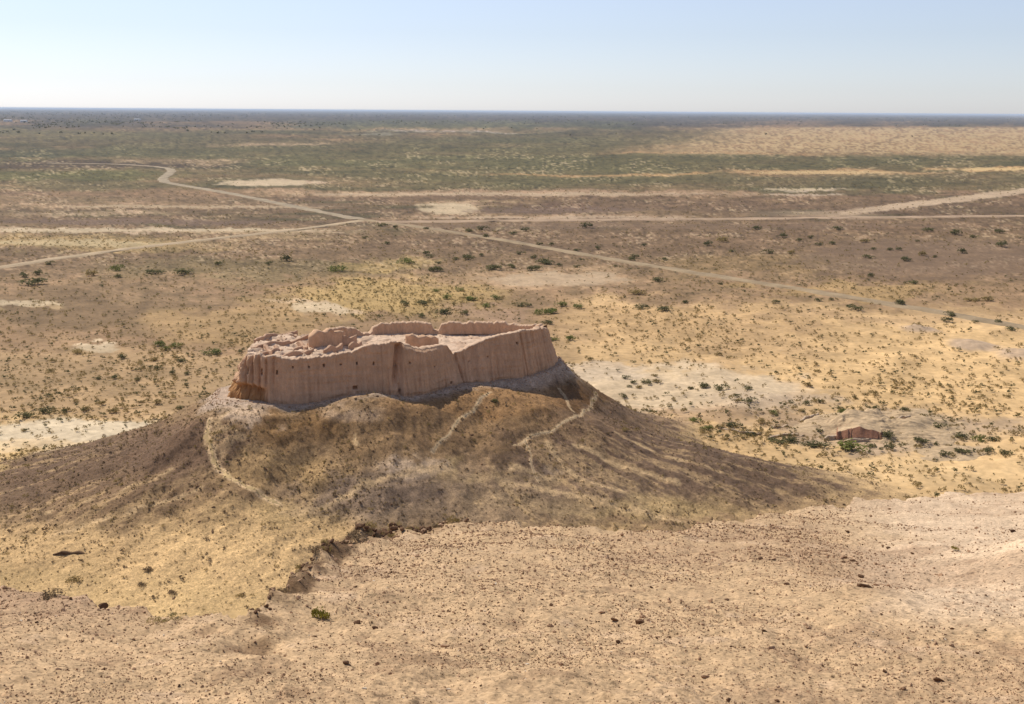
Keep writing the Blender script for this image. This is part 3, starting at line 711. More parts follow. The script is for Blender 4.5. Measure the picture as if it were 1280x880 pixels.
for k_, (pp, h_) in enumerate((([F(318, 431), F(345, 424), F(372, 421)], 22.0), ([F(352, 448), F(372, 444), F(392, 441)], 21.6), ([F(436, 432), F(452, 428)], 21.2), ([F(330, 437), F(340, 446)], 21.9), ([F(314, 440), F(335, 436), F(360, 432), F(385, 427)], 21.9), ([F(326, 445), F(350, 442), F(378, 438)], 21.7), ([F(342, 436), F(352, 443)], 21.6), ([F(372, 431), F(384, 440)], 21.8), ([F(424, 428), F(446, 425)], 21.7), ([F(404, 441), F(428, 434)], 21.5))):
    child(*eroded_block('room_wall', pp, .55, 20.4, [h_ - .3, h_ + .25, h_ - .3, h_ + .1], None, M_WALL, .10, 220 + 9 * k_, .5, C(206, 166, 134)))

# ------------------------------------------------------------------ ruin on the plain at the right
M_RUIN = earth_mat('weathered_clay', (2.2, .5), (.14, .18), (.7, .08))
ruin = empty('clay_ruin', (float(RUIN[0]), float(RUIN[1]), 0.0))
tag(ruin, 'low pale ruined clay building with one dark red open side among green bushes', 'ruin')
def rchild(o, label=None):
    o.parent = ruin; o.matrix_parent_inverse = Matrix.Translation(-Vector(ruin.location)); tag(o, label); return o
def ruin_m(a, b_):
    px, py = proj(a, b_, 0 * a + .8)
    w = fbm(a / 3.5, b_ / 3.5, 4, 301)
    m = np.zeros(a.shape)
    for cx, cy, rx, ry, h in ((1080, 531, 38, 17, 1.9), (1150, 536, 55, 16, .8), (1140, 529, 22, 6, .7), (1040, 522, 40, 10, .5), (1190, 560, 40, 11, .35), (1110, 515, 70, 8, .5), (1020, 530, 30, 8, .3)):
        m = m + h * ss(1.3, .35, np.hypot((px - cx) / rx, (py - cy) / ry) + .25 * w)
    m = np.minimum(m, 2.6) * (1 + .10 * fbm(a / 3.2, b_ / 1.8, 4, 302)) + .32 * np.abs(fbm(a / 5.0, b_ / 1.5, 3, 303)) * ss(.1, .5, m)
    # dug-out room: open side towards the viewer
    f0 = unproj(1074, 549.5, .4)[:2]
    cut = (px > 1046 + 3 * w) & (px < 1104 + 4 * w) & (b_ < f0[1] + 1.0 + .25 * w)
    m = np.where(cut, np.minimum(m, .35), m)
    top = (px > 1046) & (px < 1102) & (b_ >= f0[1] + 1.0 + .25 * w) & (b_ < f0[1] + 4.5)
    m = np.where(top, np.maximum(m, 2.3 + .2 * w + .18 * fbm(a / 1.8, a * 0, 3, 305) - .03 * np.abs(px - 1074)), m)
    return m, px, py
def build_ruin():
    L = unproj(1000, 545, 0)[:2]; Rr = unproj(1225, 545, 0)[:2]
    gx = np.arange(L[0] - 2, Rr[0] + 3, .16); gy = np.arange(RUIN[1] - 17, RUIN[1] + 26, .16)
    A, B = np.meshgrid(gx, gy); a, b_ = A.ravel(), B.ravel()
    m, px, py = ruin_m(a, b_)
    zt_, _ = terrain(a, b_); z = np.where(m > .04, zt_ + m - .05, zt_ - .6)
    q = quads(len(gy), len(gx)); q = q[(m[q] > .04).any(1)]
    steep = np.hypot(*np.gradient(z.reshape(A.shape), .16)).ravel()
    cc = C(200, 170, 132) * (1 + .16 * fbm(a / .9, b_ / .9, 4, 304))[:, None]
    red = (ss(1.0, 2.5, steep) * (px > 1040) * (px < 1106) * (py > 520))[:, None]; cc = cc * (1 - red) + red * C(168, 120, 94) * (1 + .22 * fbm(a / .5, b_ / .5, 3, 306))[:, None]
    uq, inv = np.unique(q, return_inverse=True)
    rchild(grid_mesh('mound', np.stack([a, b_, z], 1)[uq], inv.reshape(-1, 4), cc[uq], M_RUIN), 'pale lumpy clay mound with a dug-out side')
build_ruin()
def P0(px, py, z=.3): return unproj(px, py, z)[:2]
for k_, (pp, h_, lb) in enumerate((([P0(1030, 549), P0(1047, 546)], 1.0, None), ([P0(1058, 552), P0(1071, 551.5), P0(1086, 551)], 1.0, 'low lit stub across the dark opening'), ([P0(1103, 549), P0(1105, 543)], 1.6, None), ([P0(1000, 526), P0(1012, 521), P0(1024, 518)], 1.0, None),
        ([P0(1010, 527), P0(1024, 522)], .9, None), ([P0(960, 546), P0(985, 541), P0(1005, 543)], .5, None), ([P0(897, 536), P0(925, 542), P0(952, 541)], .5, None), ([P0(965, 533), P0(985, 531)], .5, None), ([P0(1120, 528), P0(1138, 522)], 1.2, None))):
    rchild(*eroded_block('wall_stub', [np.array(q) for q in pp], .45, gz(*pp[0]) - .5, [gz(*pp[0]) + h_ * .4, gz(*pp[0]) + h_ * .75, gz(*pp[0]) + h_ * .5, gz(*pp[-1]) + h_ * .6], lb, M_RUIN, .10, 320 + 7 * k_, .3, C(196, 170, 142)))

# ------------------------------------------------------------------ plants
def plant_mat(name, a, b, rough=.9):
    m, t, bs = new_mat(name, rough)
    oi = t.nodes.new('ShaderNodeObjectInfo'); geo = t.nodes.new('ShaderNodeNewGeometry')
    n = nnode(t, 'ShaderNodeTexNoise'); n.inputs['Scale'].default_value = 2.2; t.links.new(geo.outputs['Position'], n.inputs['Vector'])
    f = math_n(t, 'ADD', math_n(t, 'MULTIPLY', oi.outputs['Random'], .65), math_n(t, 'MULTIPLY', n.outputs[0], .4))
    mx = t.nodes.new('ShaderNodeMix'); mx.data_type = 'RGBA'; t.links.new(f, mx.inputs[0])
    mx.inputs[6].default_value = (*a, 1); mx.inputs[7].default_value = (*b, 1)
    t.links.new(mx.outputs[2], bs.inputs['Base Color'])
    tl = t.nodes.new('ShaderNodeBsdfTranslucent'); t.links.new(mx.outputs[2], tl.inputs[0]); ms = t.nodes.new('ShaderNodeMixShader'); ms.inputs[0].default_value = .38
    t.links.new(bs.outputs[0], ms.inputs[1]); t.links.new(tl.outputs[0], ms.inputs[2]); t.links.new(ms.outputs[0], t.nodes['Material Output'].inputs[0])
    return m
M_GREEN = plant_mat('dark_green_leaves', (.11, .105, .045), (.19, .17, .075))
M_BRIGHT = plant_mat('fresh_green_leaves', (.13, .15, .04), (.22, .22, .065))
M_DRY = plant_mat('dry_olive_twigs', (.24, .175, .07), (.38, .28, .12))
M_YEL = plant_mat('yellow_green_tuft', (.20, .17, .03), (.28, .22, .05))
M_TWIG = plant_mat('grey_brown_twigs', (.16, .11, .065), (.27, .19, .11))
def bush_mesh(name, n, seed, leaf, flat=.55, lobes=5, mat=None, stems=7, upright=0.0):
    r = random.Random(seed); bm = bmesh.new()
    cs = [(r.uniform(-.28, .28), r.uniform(-.28, .28), r.uniform(.12, .3) , r.uniform(.18, .32)) for _ in range(lobes)]
    for i in range(n):
        cx, cy, cz, rad = r.choice(cs)
        th, ph = r.uniform(0, 6.283), math.acos(r.uniform(-.35, 1)); q = rad * (r.random() ** .4)
        p = Vector((cx + q * math.sin(ph) * math.cos(th), cy + q * math.sin(ph) * math.sin(th), max(.01, (cz + q * math.cos(ph)) * (flat / .5))))
        d = Vector((r.gauss(0, 1), r.gauss(0, 1), r.gauss(0, .7) + upright * 3)).normalized(); s = d.cross(Vector((r.gauss(0, 1), r.gauss(0, 1), r.gauss(0, 1)))).normalized()
        l = leaf * r.uniform(.7, 1.4); w = l * r.uniform(.35, .6)
        vs = [bm.verts.new(p - d * l * .5), bm.verts.new(p + s * w * .5), bm.verts.new(p + d * l * .6), bm.verts.new(p - s * w * .5)]
        bm.faces.new(vs)
    for i in range(stems):
        cx, cy, cz, rad = r.choice(cs); a = Vector((cx * .15, cy * .15, -.04)); e = Vector((cx + r.uniform(-.1, .1), cy + r.uniform(-.1, .1), cz * flat / .5 + r.uniform(0, .12)))
        s = Vector((1, .3, 0)).cross(e - a).normalized() * .014; s2 = s.cross((e - a).normalized()) 
        v = [bm.verts.new(a + s), bm.verts.new(a - s * .5 + s2), bm.verts.new(a - s * .5 - s2)]; k = bm.verts.new(e)
        for i0 in range(3): bm.faces.new([v[i0], v[(i0 + 1) % 3], k])
    me = bpy.data.meshes.new(name); bm.to_mesh(me); bm.free()
    if mat: me.materials.append(mat)
    return me
BUSH = {k: [bush_mesh(f'{k}_bush', 200, 400 + i + 10 * j, .125, .5, 5 + i % 3, m) for i in range(5)] for j, (k, m) in enumerate((('green', M_GREEN), ('bright', M_BRIGHT), ('dry', M_DRY)))}
def place_bush(name, me, x, y, w, label, cat, group=None, z=None, hk=1.0):
    o = bpy.data.objects.new(name, me); COL.objects.link(o)
    z = gz(x, y) if z is None else z
    o.location = (x, y, z - .03 * w); o.rotation_euler = (0, 0, random.uniform(0, 6.28)); o.scale = (w * random.uniform(.9, 1.15), w * random.uniform(.85, 1.1), w * hk * random.uniform(.85, 1.15))
    return tag(o, label, cat, group)
# (px, py, width in px, kind)
G_, B_, D_ = 'green', 'bright', 'dry'
SHRUBS = [(479,281,11,G_),(495,284,8,G_),(532,285,7,G_),(605,285,12,G_),(586,288,10,G_),(656,287,11,G_),(606,295,9,G_),(640,292,9,G_),(457,297,8,G_),(484,303,9,G_),(675,305,8,G_),(689,305,8,G_),(722,312,9,G_),(652,315,9,G_),(534,315,10,G_),
 (537,320,9,G_),(603,318,7,G_),(586,321,14,G_),(569,322,8,G_),(547,328,8,G_),(507,325,19,B_),(544,335,17,G_),(615,333,18,G_),(638,332,10,G_),(680,325,18,G_),(668,320,10,G_),(665,335,12,G_),(699,330,8,G_),(722,331,8,G_),(727,323,5,G_),
 (794,320,10,G_),(788,323,11,G_),(831,323,10,G_),(747,310,8,G_),(769,331,6,G_),(734,283,12,G_),(806,306,8,G_),(946,284,12,G_),(1046,286,10,G_),(1040,304,9,G_),(1023,305,8,G_),(998,300,8,G_),(979,295,10,G_),(959,314,11,G_),
 (914,312,9,G_),(884,304,12,G_),(904,300,13,D_),(1159,287,12,G_),(1196,291,12,G_),(1218,295,9,G_),(1253,305,13,G_),(1203,314,11,G_),(1132,324,12,G_),(1082,301,10,D_),(1112,312,7,G_),(1124,312,7,G_),(1092,311,8,G_),(1082,320,8,G_),
 (1090,321,7,G_),(1154,317,12,D_),(1147,302,5,G_),(1169,321,6,G_),(1250,289,10,G_),(1014,296,8,G_),(988,315,9,D_),
 (29,343,11,G_),(49,340,11,G_),(39,350,25,G_),(64,328,9,G_),(116,341,14,D_),(146,335,13,B_),(150,345,9,G_),(195,338,18,G_),(228,338,22,G_),(274,328,10,G_),(336,329,9,G_),(358,323,14,G_),(96,440,12,D_),(153,446,11,G_),(227,449,12,G_),
 (191,449,8,D_),(217,467,9,G_),(235,467,9,G_),(62,463,7,G_),(121,472,9,G_),(144,471,10,G_),(170,475,8,G_),(60,495,8,G_),(29,520,19,G_),(52,515,15,G_),(66,513,10,G_),(79,515,9,G_),(106,512,12,D_),(143,514,13,D_),(225,510,11,G_),
 (178,503,9,D_),(197,505,12,D_),(29,538,7,D_),(200,429,15,B_),(206,435,12,B_),(220,431,13,B_),(264,439,18,B_),(97,487,6,G_),(129,506,10,D_),(198,460,9,G_),(420,333,22,B_),
 (857,377,8,G_),(969,379,10,G_),(1022,375,9,G_),(1039,374,7,G_),(1066,383,18,G_),(1123,378,14,G_),(1182,398,11,G_),(1186,392,12,G_),(900,354,6,G_),(930,364,5,G_),(1012,371,5,G_),(1218,402,7,G_),(1247,401,10,G_),(1266,411,12,G_),
 (1216,373,16,D_),(1235,373,14,D_),(881,482,12,G_),(903,485,15,G_),(935,488,13,G_),(864,484,8,D_),(1010,478,10,D_),(922,498,9,G_),(940,504,12,G_),(920,507,9,D_),(932,507,10,G_),(1007,502,12,G_),(969,516,11,B_),(1002,513,6,G_),
 (1048,507,9,G_),(1094,507,9,G_),(1128,515,11,G_),(869,528,14,B_),(882,538,15,B_),(910,531,13,G_),(922,530,13,G_),(952,526,12,D_),(939,542,12,G_),(1055,521,15,B_),(1061,558,32,B_),(969,550,20,G_),(990,547,22,G_),(1010,553,18,G_),
 (1029,555,20,G_),(1089,557,16,G_),(1112,560,14,G_),(1112,547,18,G_),(1152,553,18,G_),(1177,535,15,G_),(1201,543,17,G_),(1223,547,15,B_),(1237,548,13,G_),(1205,565,17,G_),(1184,569,14,G_),(1259,565,15,G_),(1235,564,13,G_),
 (1090,343,9,G_),(1142,351,11,G_),(822,349,16,G_),(858,377,7,G_),(803,382,16,G_),(828,386,18,G_),(795,363,18,D_),(687,386,22,B_),(700,379,15,B_),(675,389,14,B_),(722,382,13,B_),(684,401,13,G_),(691,423,16,B_),(712,423,14,B_),
 (656,379,16,G_),(556,387,20,G_),(528,378,14,G_),(540,337,10,G_),(614,334,12,G_),(639,331,9,G_),(669,334,14,G_),(678,325,12,G_),(590,370,18,B_),(620,371,12,B_),(505,379,14,G_),(526,395,10,G_),(580,390,12,G_),(784,473,9,G_),
 (792,478,9,G_),(809,478,13,G_),(820,477,11,D_),(786,483,7,G_),(778,493,10,G_),(864,484,8,G_),(880,482,11,G_),(819,469,8,D_),(798,484,8,D_),(739,451,8,D_),(560,371,12,B_),(575,362,10,B_),(545,363,9,B_),(610,380,13,B_)]
SPECIAL = {(39,350): 'long dark shrub beside the left side road', (507,325): 'pale green shrub on the brown plain behind the fortress', (420,333): 'light green shrub patch left of the road junction', (1061,558): 'big bright green bush in front of the dark ruin opening',
 (1055,521): 'tall yellow-green bush on top of the clay ruin', (822,349): 'large dark shrub just below the long pale road', (1066,383): 'dark shrub touching the near end of the pale road', (903,485): 'middle one of three dark shrubs on the pale pan',
 (881,482): 'left one of three dark shrubs on the pale pan', (935,488): 'right one of three dark shrubs on the pale pan', (687,386): 'wide bright green shrub behind the right end of the fortress', (691,423): 'green shrub close behind the fortress right corner',
 (264,439): 'green shrub in yellow scrub left of the fortress', (778,493): 'lone dark shrub nearest the hill on the pale pan', (225,510): 'dark shrub just above the left skyline of the hill', (96,440): 'dull olive shrub left of the small white pan', (1112,547): 'dark bush right beside the ruin opening',
 (1253,305): 'biggest dark shrub near the right edge on brown ground', (479,281): 'dark shrub just right of the road junction'}
def zone(px, py):
    if py < 300: return ('on brown ground below the level dirt road', 'shrubs below the dirt road') if px > 470 else ('beside the left side road', 'shrubs by the side road')
    if py < 345: return ('left of the road junction', 'shrubs left of the junction') if px < 460 else (('on brown plain above the pale road', 'shrubs above the pale road') if px > 760 else ('between the fortress and the pale road', 'shrubs between fortress and road'))
    if py > 505 and px > 850: return ('in the green thicket round the clay ruin', 'bushes round the clay ruin')
    if px < 300: return ('on the tan plain left of the fortress', 'shrubs left of the fortress')
    if px > 720 and py > 440: return ('on the pale pan right of the fortress', 'shrubs on the pale pan')
    if px > 780: return ('along the near part of the pale road', 'shrubs along the near road')
    return ('in yellow scrub right behind the fortress', 'shrubs behind the fortress')
WORD = {G_: 'dark green', B_: 'bright green', D_: 'dull olive'}
for i, (px, py, w, k) in enumerate(SHRUBS):
    p = unproj(px, py + w * .22, 0); x, y = p[0], p[1]
    wm = w * math.hypot(x, y) / FPX * 1.0
    zn, gname = zone(px, py)
    sp = SPECIAL.get((px, py))
    size = 'broad' if w >= 16 else ('small' if w <= 8 else 'rounded')
    zz_ = gz(x, y) + (max(0.0, float(ruin_m(np.array([x]), np.array([y]))[0][0]) - .05) if (980 < px < 1235 and 500 < py < 575) else 0)
    place_bush('desert_shrub', BUSH[k][i % 5], x, y, wm * 1.35, sp or f'{size} {WORD[k]} shrub {zn}', 'shrub', None if sp else f'{size} {WORD[k]} {gname}', z=zz_, hk=.75 if w < 16 else .55)

def tuft_src(name, n, seed, leaf, mat, flat=.6, up=.3):
    return bpy.data.objects.new(name, bush_mesh(name, n, seed, leaf, flat, 3, mat, 0, up))
def scatter(name, pts, scl, kind, srcs, label):
    """one object: plants or stones set out on points, with geometry nodes"""
    me = bpy.data.meshes.new(name); n = len(pts)
    me.vertices.add(n); me.vertices.foreach_set('co', np.asarray(pts, np.float32).ravel())
    a = me.attributes.new('scl', 'FLOAT', 'POINT'); a.data.foreach_set('value', np.asarray(scl, np.float32))
    a = me.attributes.new('knd', 'INT', 'POINT'); a.data.foreach_set('value', np.asarray(kind, np.int32))
    a = me.attributes.new('rot', 'FLOAT', 'POINT'); a.data.foreach_set('value', RNG.uniform(0, 6.28, n).astype(np.float32))
    o = bpy.data.objects.new(name, me); COL.objects.link(o)
    ng = bpy.data.node_groups.new(name, 'GeometryNodeTree')
    ng.interface.new_socket('Geometry', in_out='INPUT', socket_type='NodeSocketGeometry'); ng.interface.new_socket('Geometry', in_out='OUTPUT', socket_type='NodeSocketGeometry')
    gi = ng.nodes.new('NodeGroupInput'); go = ng.nodes.new('NodeGroupOutput'); jn = ng.nodes.new('GeometryNodeJoinGeometry')
    def attr(nm, ty):
        q = ng.nodes.new('GeometryNodeInputNamedAttribute'); q.data_type = ty; q.inputs[0].default_value = nm; return q.outputs[0]
    sc, kd, rt = attr('scl', 'FLOAT'), attr('knd', 'INT'), attr('rot', 'FLOAT')
    cx = ng.nodes.new('ShaderNodeCombineXYZ'); ng.links.new(rt, cx.inputs[2])
    for i, so_ in enumerate(srcs):
        cmp_ = ng.nodes.new('FunctionNodeCompare'); cmp_.data_type = 'INT'; cmp_.operation = 'EQUAL'
        ng.links.new(kd, cmp_.inputs[2]); cmp_.inputs[3].default_value = i
        oi = ng.nodes.new('GeometryNodeObjectInfo'); oi.inputs['Object'].default_value = so_; oi.inputs['As Instance'].default_value = True
        ip = ng.nodes.new('GeometryNodeInstanceOnPoints')
        ng.links.new(gi.outputs[0], ip.inputs['Points']); ng.links.new(cmp_.outputs[0], ip.inputs['Selection']); ng.links.new(oi.outputs['Geometry'], ip.inputs['Instance'])
        ng.links.new(cx.outputs[0], ip.inputs['Rotation']); ng.links.new(sc, ip.inputs['Scale']); ng.links.new(ip.outputs[0], jn.inputs[0])
    ng.links.new(jn.outputs[0], go.inputs[0])
    md = o.modifiers.new('scatter', 'NODES'); md.node_group = ng
    return tag(o, label, None, None, 'stuff')
def sample_plain(n, r0, r1, a0=-29, a1=29, power=1.0):
    q = RNG.random(n); r = (r0 ** -power + q * (r1 ** -power - r0 ** -power)) ** (-1 / power)
    a = np.radians(RNG.uniform(a0, a1, n)); return r * np.sin(a), r * np.cos(a)
def scrub():
    # density follows the patches of the plain
    x, y = sample_plain(150000, 118, 2600, power=.75)
    z, wh = terrain(x, y); px, py = proj(x, y, z); r = np.hypot(x, y)
    s = np.full(x.shape, 999.); k = (np.abs(x + 18) < 120) & (y > 80) & (y < 300); s[k] = hill_s(x[k], y[k])
    clump = fbm(x / 14, y / 14, 3, 501) + .8 * fbm(x / 60, y / 60, 3, 502)
    den = np.full(x.shape, .24)
    yel = ss(650, 800, px) * ss(360, 395, py)
    den = np.maximum(den * (1 - yel), .34 * yel * (.75 + .55 * clump))
    def ed(cx, cy, rx, ry): return ss(1.25, .75, np.hypot((px - cx) / rx, (py - cy) / ry))
    den += .45 * ed(480, 372, 140, 28) + .15 * ed(230, 440, 120, 30) + .4 * ed(110, 303, 150, 12) + .05 * ed(230, 480, 120, 40) + .3 * ed(1080, 360, 160, 14)
    den += .22 * ss(.2, .9, clump) * (1 - yel)
    for e_ in ((860, 488, 140, 28), (130, 438, 30, 7), (400, 385, 40, 7), (700, 350, 100, 9), (110, 545, 130, 16), (560, 260, 46, 7), (330, 228, 62, 6), (1200, 330, 140, 24), (890, 525, 60, 8)): den *= 1 - .72 * ed(*e_)
    hill = (s < 60) & (z > 1.2)
    den = np.where(yel * ss(545, 560, py) > .5, den * .4, den)
    den = np.where(hill, .12 + .28 * ss(560, 420, px) + .5 * ss(-.1, .6, fbm(x / 6, y / 6, 3, 503)), den)
    den = np.where(s < 1.2, 0, den); den = np.where((px > 1034) & (px < 1114) & (py > 528) & (py < 560), 0, den)
    gully = ss(150, 128, y) * (x < 20); den = den * (1 - .75 * gully)
    rd = np.min([seg_dist(x, y, p) - w for p, w in ROADS], axis=0); den = np.where(rd < 2.2, 0, den)
    keep = (RNG.random(len(x)) < den) & (wh == 0)
    x, y, z, hill, yel, py, px, gully = x[keep], y[keep], z[keep], hill[keep], yel[keep], py[keep], px[keep], gully[keep]
    n = len(x); sc = np.exp(RNG.normal(-.34, .52, n)) * np.where(hill, .34, np.where(yel > .5, 1.0, .95)) * 1.05
    sc *= (1 + .5 * ss(500, 1500, np.hypot(x, y))) * np.where(hill, 1, 1 - .62 * gully)
    sc = np.clip(sc, .25, 1.55)
    kd = RNG.integers(0, 3, n); u_ = RNG.random(n)
    greenish = (.22 + .4 * ed(480, 372, 140, 30)[keep[keep]] if False else .24)
    kd = np.where(u_ < greenish * (~hill), RNG.integers(3, 5, n), kd); kd = np.where(hill & (u_ < .7), RNG.integers(5, 7, n), kd)
    src = [tuft_src('dry_scrub', 64, 520 + i, .17, M_DRY) for i in range(3)] + [tuft_src('green_scrub', 64, 530 + i, .17, M_GREEN) for i in range(2)] + [tuft_src('twiggy_scrub', 50, 540 + i, .17, M_TWIG) for i in range(2)]
    scatter('desert_scrub', np.column_stack([x, y, z - .03]), sc, kd, src, 'countless small olive and brown scrub tufts over plain and hill')
scrub()
def hill_specks():
    n = 60000; x = RNG.uniform(-115, 75, n); y = RNG.uniform(108, 232, n)
    s = hill_s(x, y); z, wh = terrain(x, y); px, py = proj(x, y, z)
    den = .07 + .32 * ss(-.2, .5, fbm(x / 8, y / 8, 4, 551)) * ss(700, 420, px) * ss(720, 640, py) + .12 * ss(.1, .6, fbm(x / 5, y / 5, 3, 552)) * (1 - .8 * ss(400, 440, px) * ss(585, 610, py) * ss(760, 700, px)) + .05
    k = (s > 1.5) & (s < 66) & (z > .5) & (wh == 0) & (RNG.random(n) < den)
    x, y, z = x[k], y[k], z[k]; n = len(x)
    src = [tuft_src('dry_speck', 16, 560, .34, M_DRY), tuft_src('twig_speck', 16, 561, .34, M_TWIG), tuft_src('twig_speck', 18, 562, .34, M_TWIG), bpy.data.objects.new('hill_stone', stone_mesh('hill_stone', 563, 1, M_DSTONE, .6))]
    scatter('slope_scrub', np.column_stack([x, y, z - .02]), np.clip(np.exp(RNG.normal(-1.25, .42, n)), .1, .9), RNG.choice(4, n, p=[.3, .25, .2, .25]), src, 'small dry tufts and stones dotted over the fortress hill')

# single tufts on the hill and on the near hillside
def lone(px, py, w, me, label, hk=.8, lo=4, name='desert_shrub', cat='shrub'):
    p = hit(px, py, lo, 400)
    if lo < 20:
        while p is None or p[1] > 62: py += 5; p = hit(px, py, lo, 75)
    d = float(np.linalg.norm(p - EYE))
    place_bush(name, me, p[0], p[1], w * d / FPX, label, cat, None, p[2], hk)
yel = bush_mesh('grass_tuft', 260, 610, .11, .5, 5, M_YEL, 4, .9)
dry2 = bush_mesh('dry_tuft', 240, 611, .10, .5, 6, M_DRY, 8, .5)
twg = bush_mesh('twig_tuft', 220, 612, .11, .45, 6, M_TWIG, 12, .3)
lone(405, 776, 34, yel, 'yellow-green grass tuft on the near ledge below the crag', .7, 6, 'grass_tuft', 'grass tuft')
lone(93, 728, 20, dry2, 'olive tuft on yellow sand just beyond the near left ledge', .8, 60)
lone(617, 503, 13, BUSH['green'][1], 'dark tuft beside the top of the straight footpath', .8, 100)
lone(183, 714, 14, twg, 'brown twiggy tuft on the yellow sand left of the crag', .7, 60)
lone(178, 732, 13, twg, 'small brown twiggy tuft nearest the left ledge on sand', .7, 60)
lone(300, 746, 12, dry2, 'olive tuft low on the yellow sand near the gully', .8, 60)
lone(216, 742, 15, twg, 'spreading dry twigs on yellow sand above the ledge', .6, 60)
lone(62, 747, 34, twg, 'dark dry brushwood on the rim of the left ledge', .5, 6)
lone(205, 770, 40, dry2, 'brownish dry grass along the lip of the left ledge', .35, 6)
lone(447, 672, 26, twg, 'dead brushwood on top of the dark crag', .5, 10)
lone(760, 543, 8, twg, 'dark tuft at the upper end of the right slope', .7, 100); lone(283, 578, 6, BUSH['green'][2], 'small dark shrub by the winding footpath', .8, 100)
lone(1196, 688, 13, yel, 'pale yellow tuft on the smooth sand slope at right', .6, 10, 'grass_tuft', 'grass tuft')

# ------------------------------------------------------------------ stones
def stone_mat(name, a, b):
    m, t, bs = new_mat(name)
    oi = t.nodes.new('ShaderNodeObjectInfo'); geo = t.nodes.new('ShaderNodeNewGeometry')
    n = nnode(t, 'ShaderNodeTexNoise'); n.inputs['Scale'].default_value = 9; n.inputs['Detail'].default_value = 4; t.links.new(geo.outputs['Position'], n.inputs['Vector'])
    f = math_n(t, 'ADD', math_n(t, 'MULTIPLY', oi.outputs['Random'], .7), math_n(t, 'MULTIPLY', n.outputs[0], .4))
    mx = t.nodes.new('ShaderNodeMix'); mx.data_type = 'RGBA'; t.links.new(f, mx.inputs[0]); mx.inputs[6].default_value = (*a, 1); mx.inputs[7].default_value = (*b, 1)
    t.links.new(mx.outputs[2], bs.inputs['Base Color']); return m
M_STONE = stone_mat('brown_stone', C(150, 114, 84), C(206, 168, 134)); M_CLOD = stone_mat('earth_clods', C(186, 146, 114), C(222, 188, 156)); M_DSTONE = stone_mat('dark_stone', C(100, 72, 52), C(132, 100, 74)); M_PSTONE = stone_mat('pale_stone', C(214, 192, 164), C(228, 210, 186))
def stone_mesh(name, seed, sub, mat, flat=.6):
    r = np.random.default_rng(seed); bm = bmesh.new(); bmesh.ops.create_icosphere(bm, subdivisions=sub, radius=.5)
    pl = [(Vector(r.normal(size=3)).normalized(), r.uniform(.14, .40)) for _ in range(13)]
    for v in bm.verts:
        c = v.co.copy()
        for n_, d_ in pl:
            k_ = c.dot(n_) - d_
            if k_ > 0: c -= n_ * k_ * 1.0
        v.co = Vector((c.x * 1.25, c.y, c.z * flat * 1.2)) * 1.15
    me = bpy.data.meshes.new(name); bm.to_mesh(me); bm.free(); me.materials.append(mat); return me
ST = [stone_mesh('stone', 700 + i, 2, M_DSTONE if i % 2 else M_STONE) for i in range(6)]; STP = stone_mesh('stone', 720, 2, M_PSTONE)
STONES = [(1082,734,22,1,'largest dark brown stone on the right of the near slope'),(1076,722,10,1,'dark stone just behind the largest brown stone'),(1096,732,9,0,'small stone touching the largest brown stone on its right'),(1053,697,15,0,'flat brown stone above the largest stone'),(1067,702,9,1,'dark stone beside the flat brown one'),
 (950,699,8,1,'left stone of a dark pair above the slope middle'),(967,700,6,1,'right stone of a dark pair above the slope middle'),(1060,665,6,1,'single dark stone near the right rim'),(1110,686,8,1,'dark stone on the left margin of the smooth sand'),(1141,692,6,1,'small dark stone on the smooth sand'),
 (984,731,9,1,'dark stone left of the largest brown stone'),(964,811,13,0,'flat reddish stone low in the right half'),(1174,851,15,1,'dark cluster stone near the lower right corner'),(972,877,8,1,'dark stone cut by the bottom edge right of centre'),(910,876,9,1,'dark stone at the bottom edge near the centre'),
 (1186,873,8,1,'dark stone at the bottom edge toward the right'),(1222,817,6,1,'small dark stone toward the right edge'),(1265,665,9,1,'dark stone by the right edge below the rim'),(1191,787,9,1,'dark stone below the smooth sand'),(447,780,12,1,'greyish dark stone right of the yellow-green tuft'),
 (468,786,10,1,'second dark stone right of the yellow-green tuft'),(456,861,9,2,'pale stone low at left of centre'),(561,862,8,2,'pale stone at the bottom near the centre'),(556,809,12,0,'reddish stone below the middle of the slope'),(655,764,7,1,'dark stone in the middle of the slope'),
 (549,771,6,1,'small dark stone above the reddish one'),(753,766,9,0,'red-brown stone right of the slope middle'),(605,813,9,1,'angular dark stone right of the reddish one'),(433,830,11,1,'dark stone below the grey pair'),(688,783,9,0,'light brown stone in mid slope'),
 (769,775,12,1,'rounded dark stone next to the long flat stone'),(801,779,15,1,'long flat dark stone in mid slope'),(772,803,9,1,'dark stone below the long flat stone'),(815,735,7,1,'lone dark stone above the long flat stone'),(909,751,8,1,'dark stone left of the dark soil patch'),
 (882,847,12,0,'brown stone low in the middle'),(956,789,8,1,'dark stone near the dark soil patch'),(80,742,10,0,'brown rock on the left ledge rim'),(128,753,14,1,'flat dark rock on the left ledge'),(232,775,9,0,'brown stone beside the dry grass lip')]
for i, (px, py, w, k_, lb) in enumerate(STONES):
    p = None; dy = 0
    while p is None or p[1] > 62: p = hit(px, py + dy, 5, 75); dy += 6
    me = STP if k_ == 2 else ST[(i * 2 + k_) % 6]
    o = bpy.data.objects.new('stone', me); COL.objects.link(o); d = float(np.linalg.norm(p - EYE)); s = .78 * w * d / FPX
    o.location = (p[0], p[1], p[2] + s * .06); o.rotation_euler = (random.uniform(-.3, .3), random.uniform(-.3, .3), random.uniform(-.5, .5)); o.scale = (s, s * .9, s)
    tag(o, lb, 'stone', 'stones on the near slope')
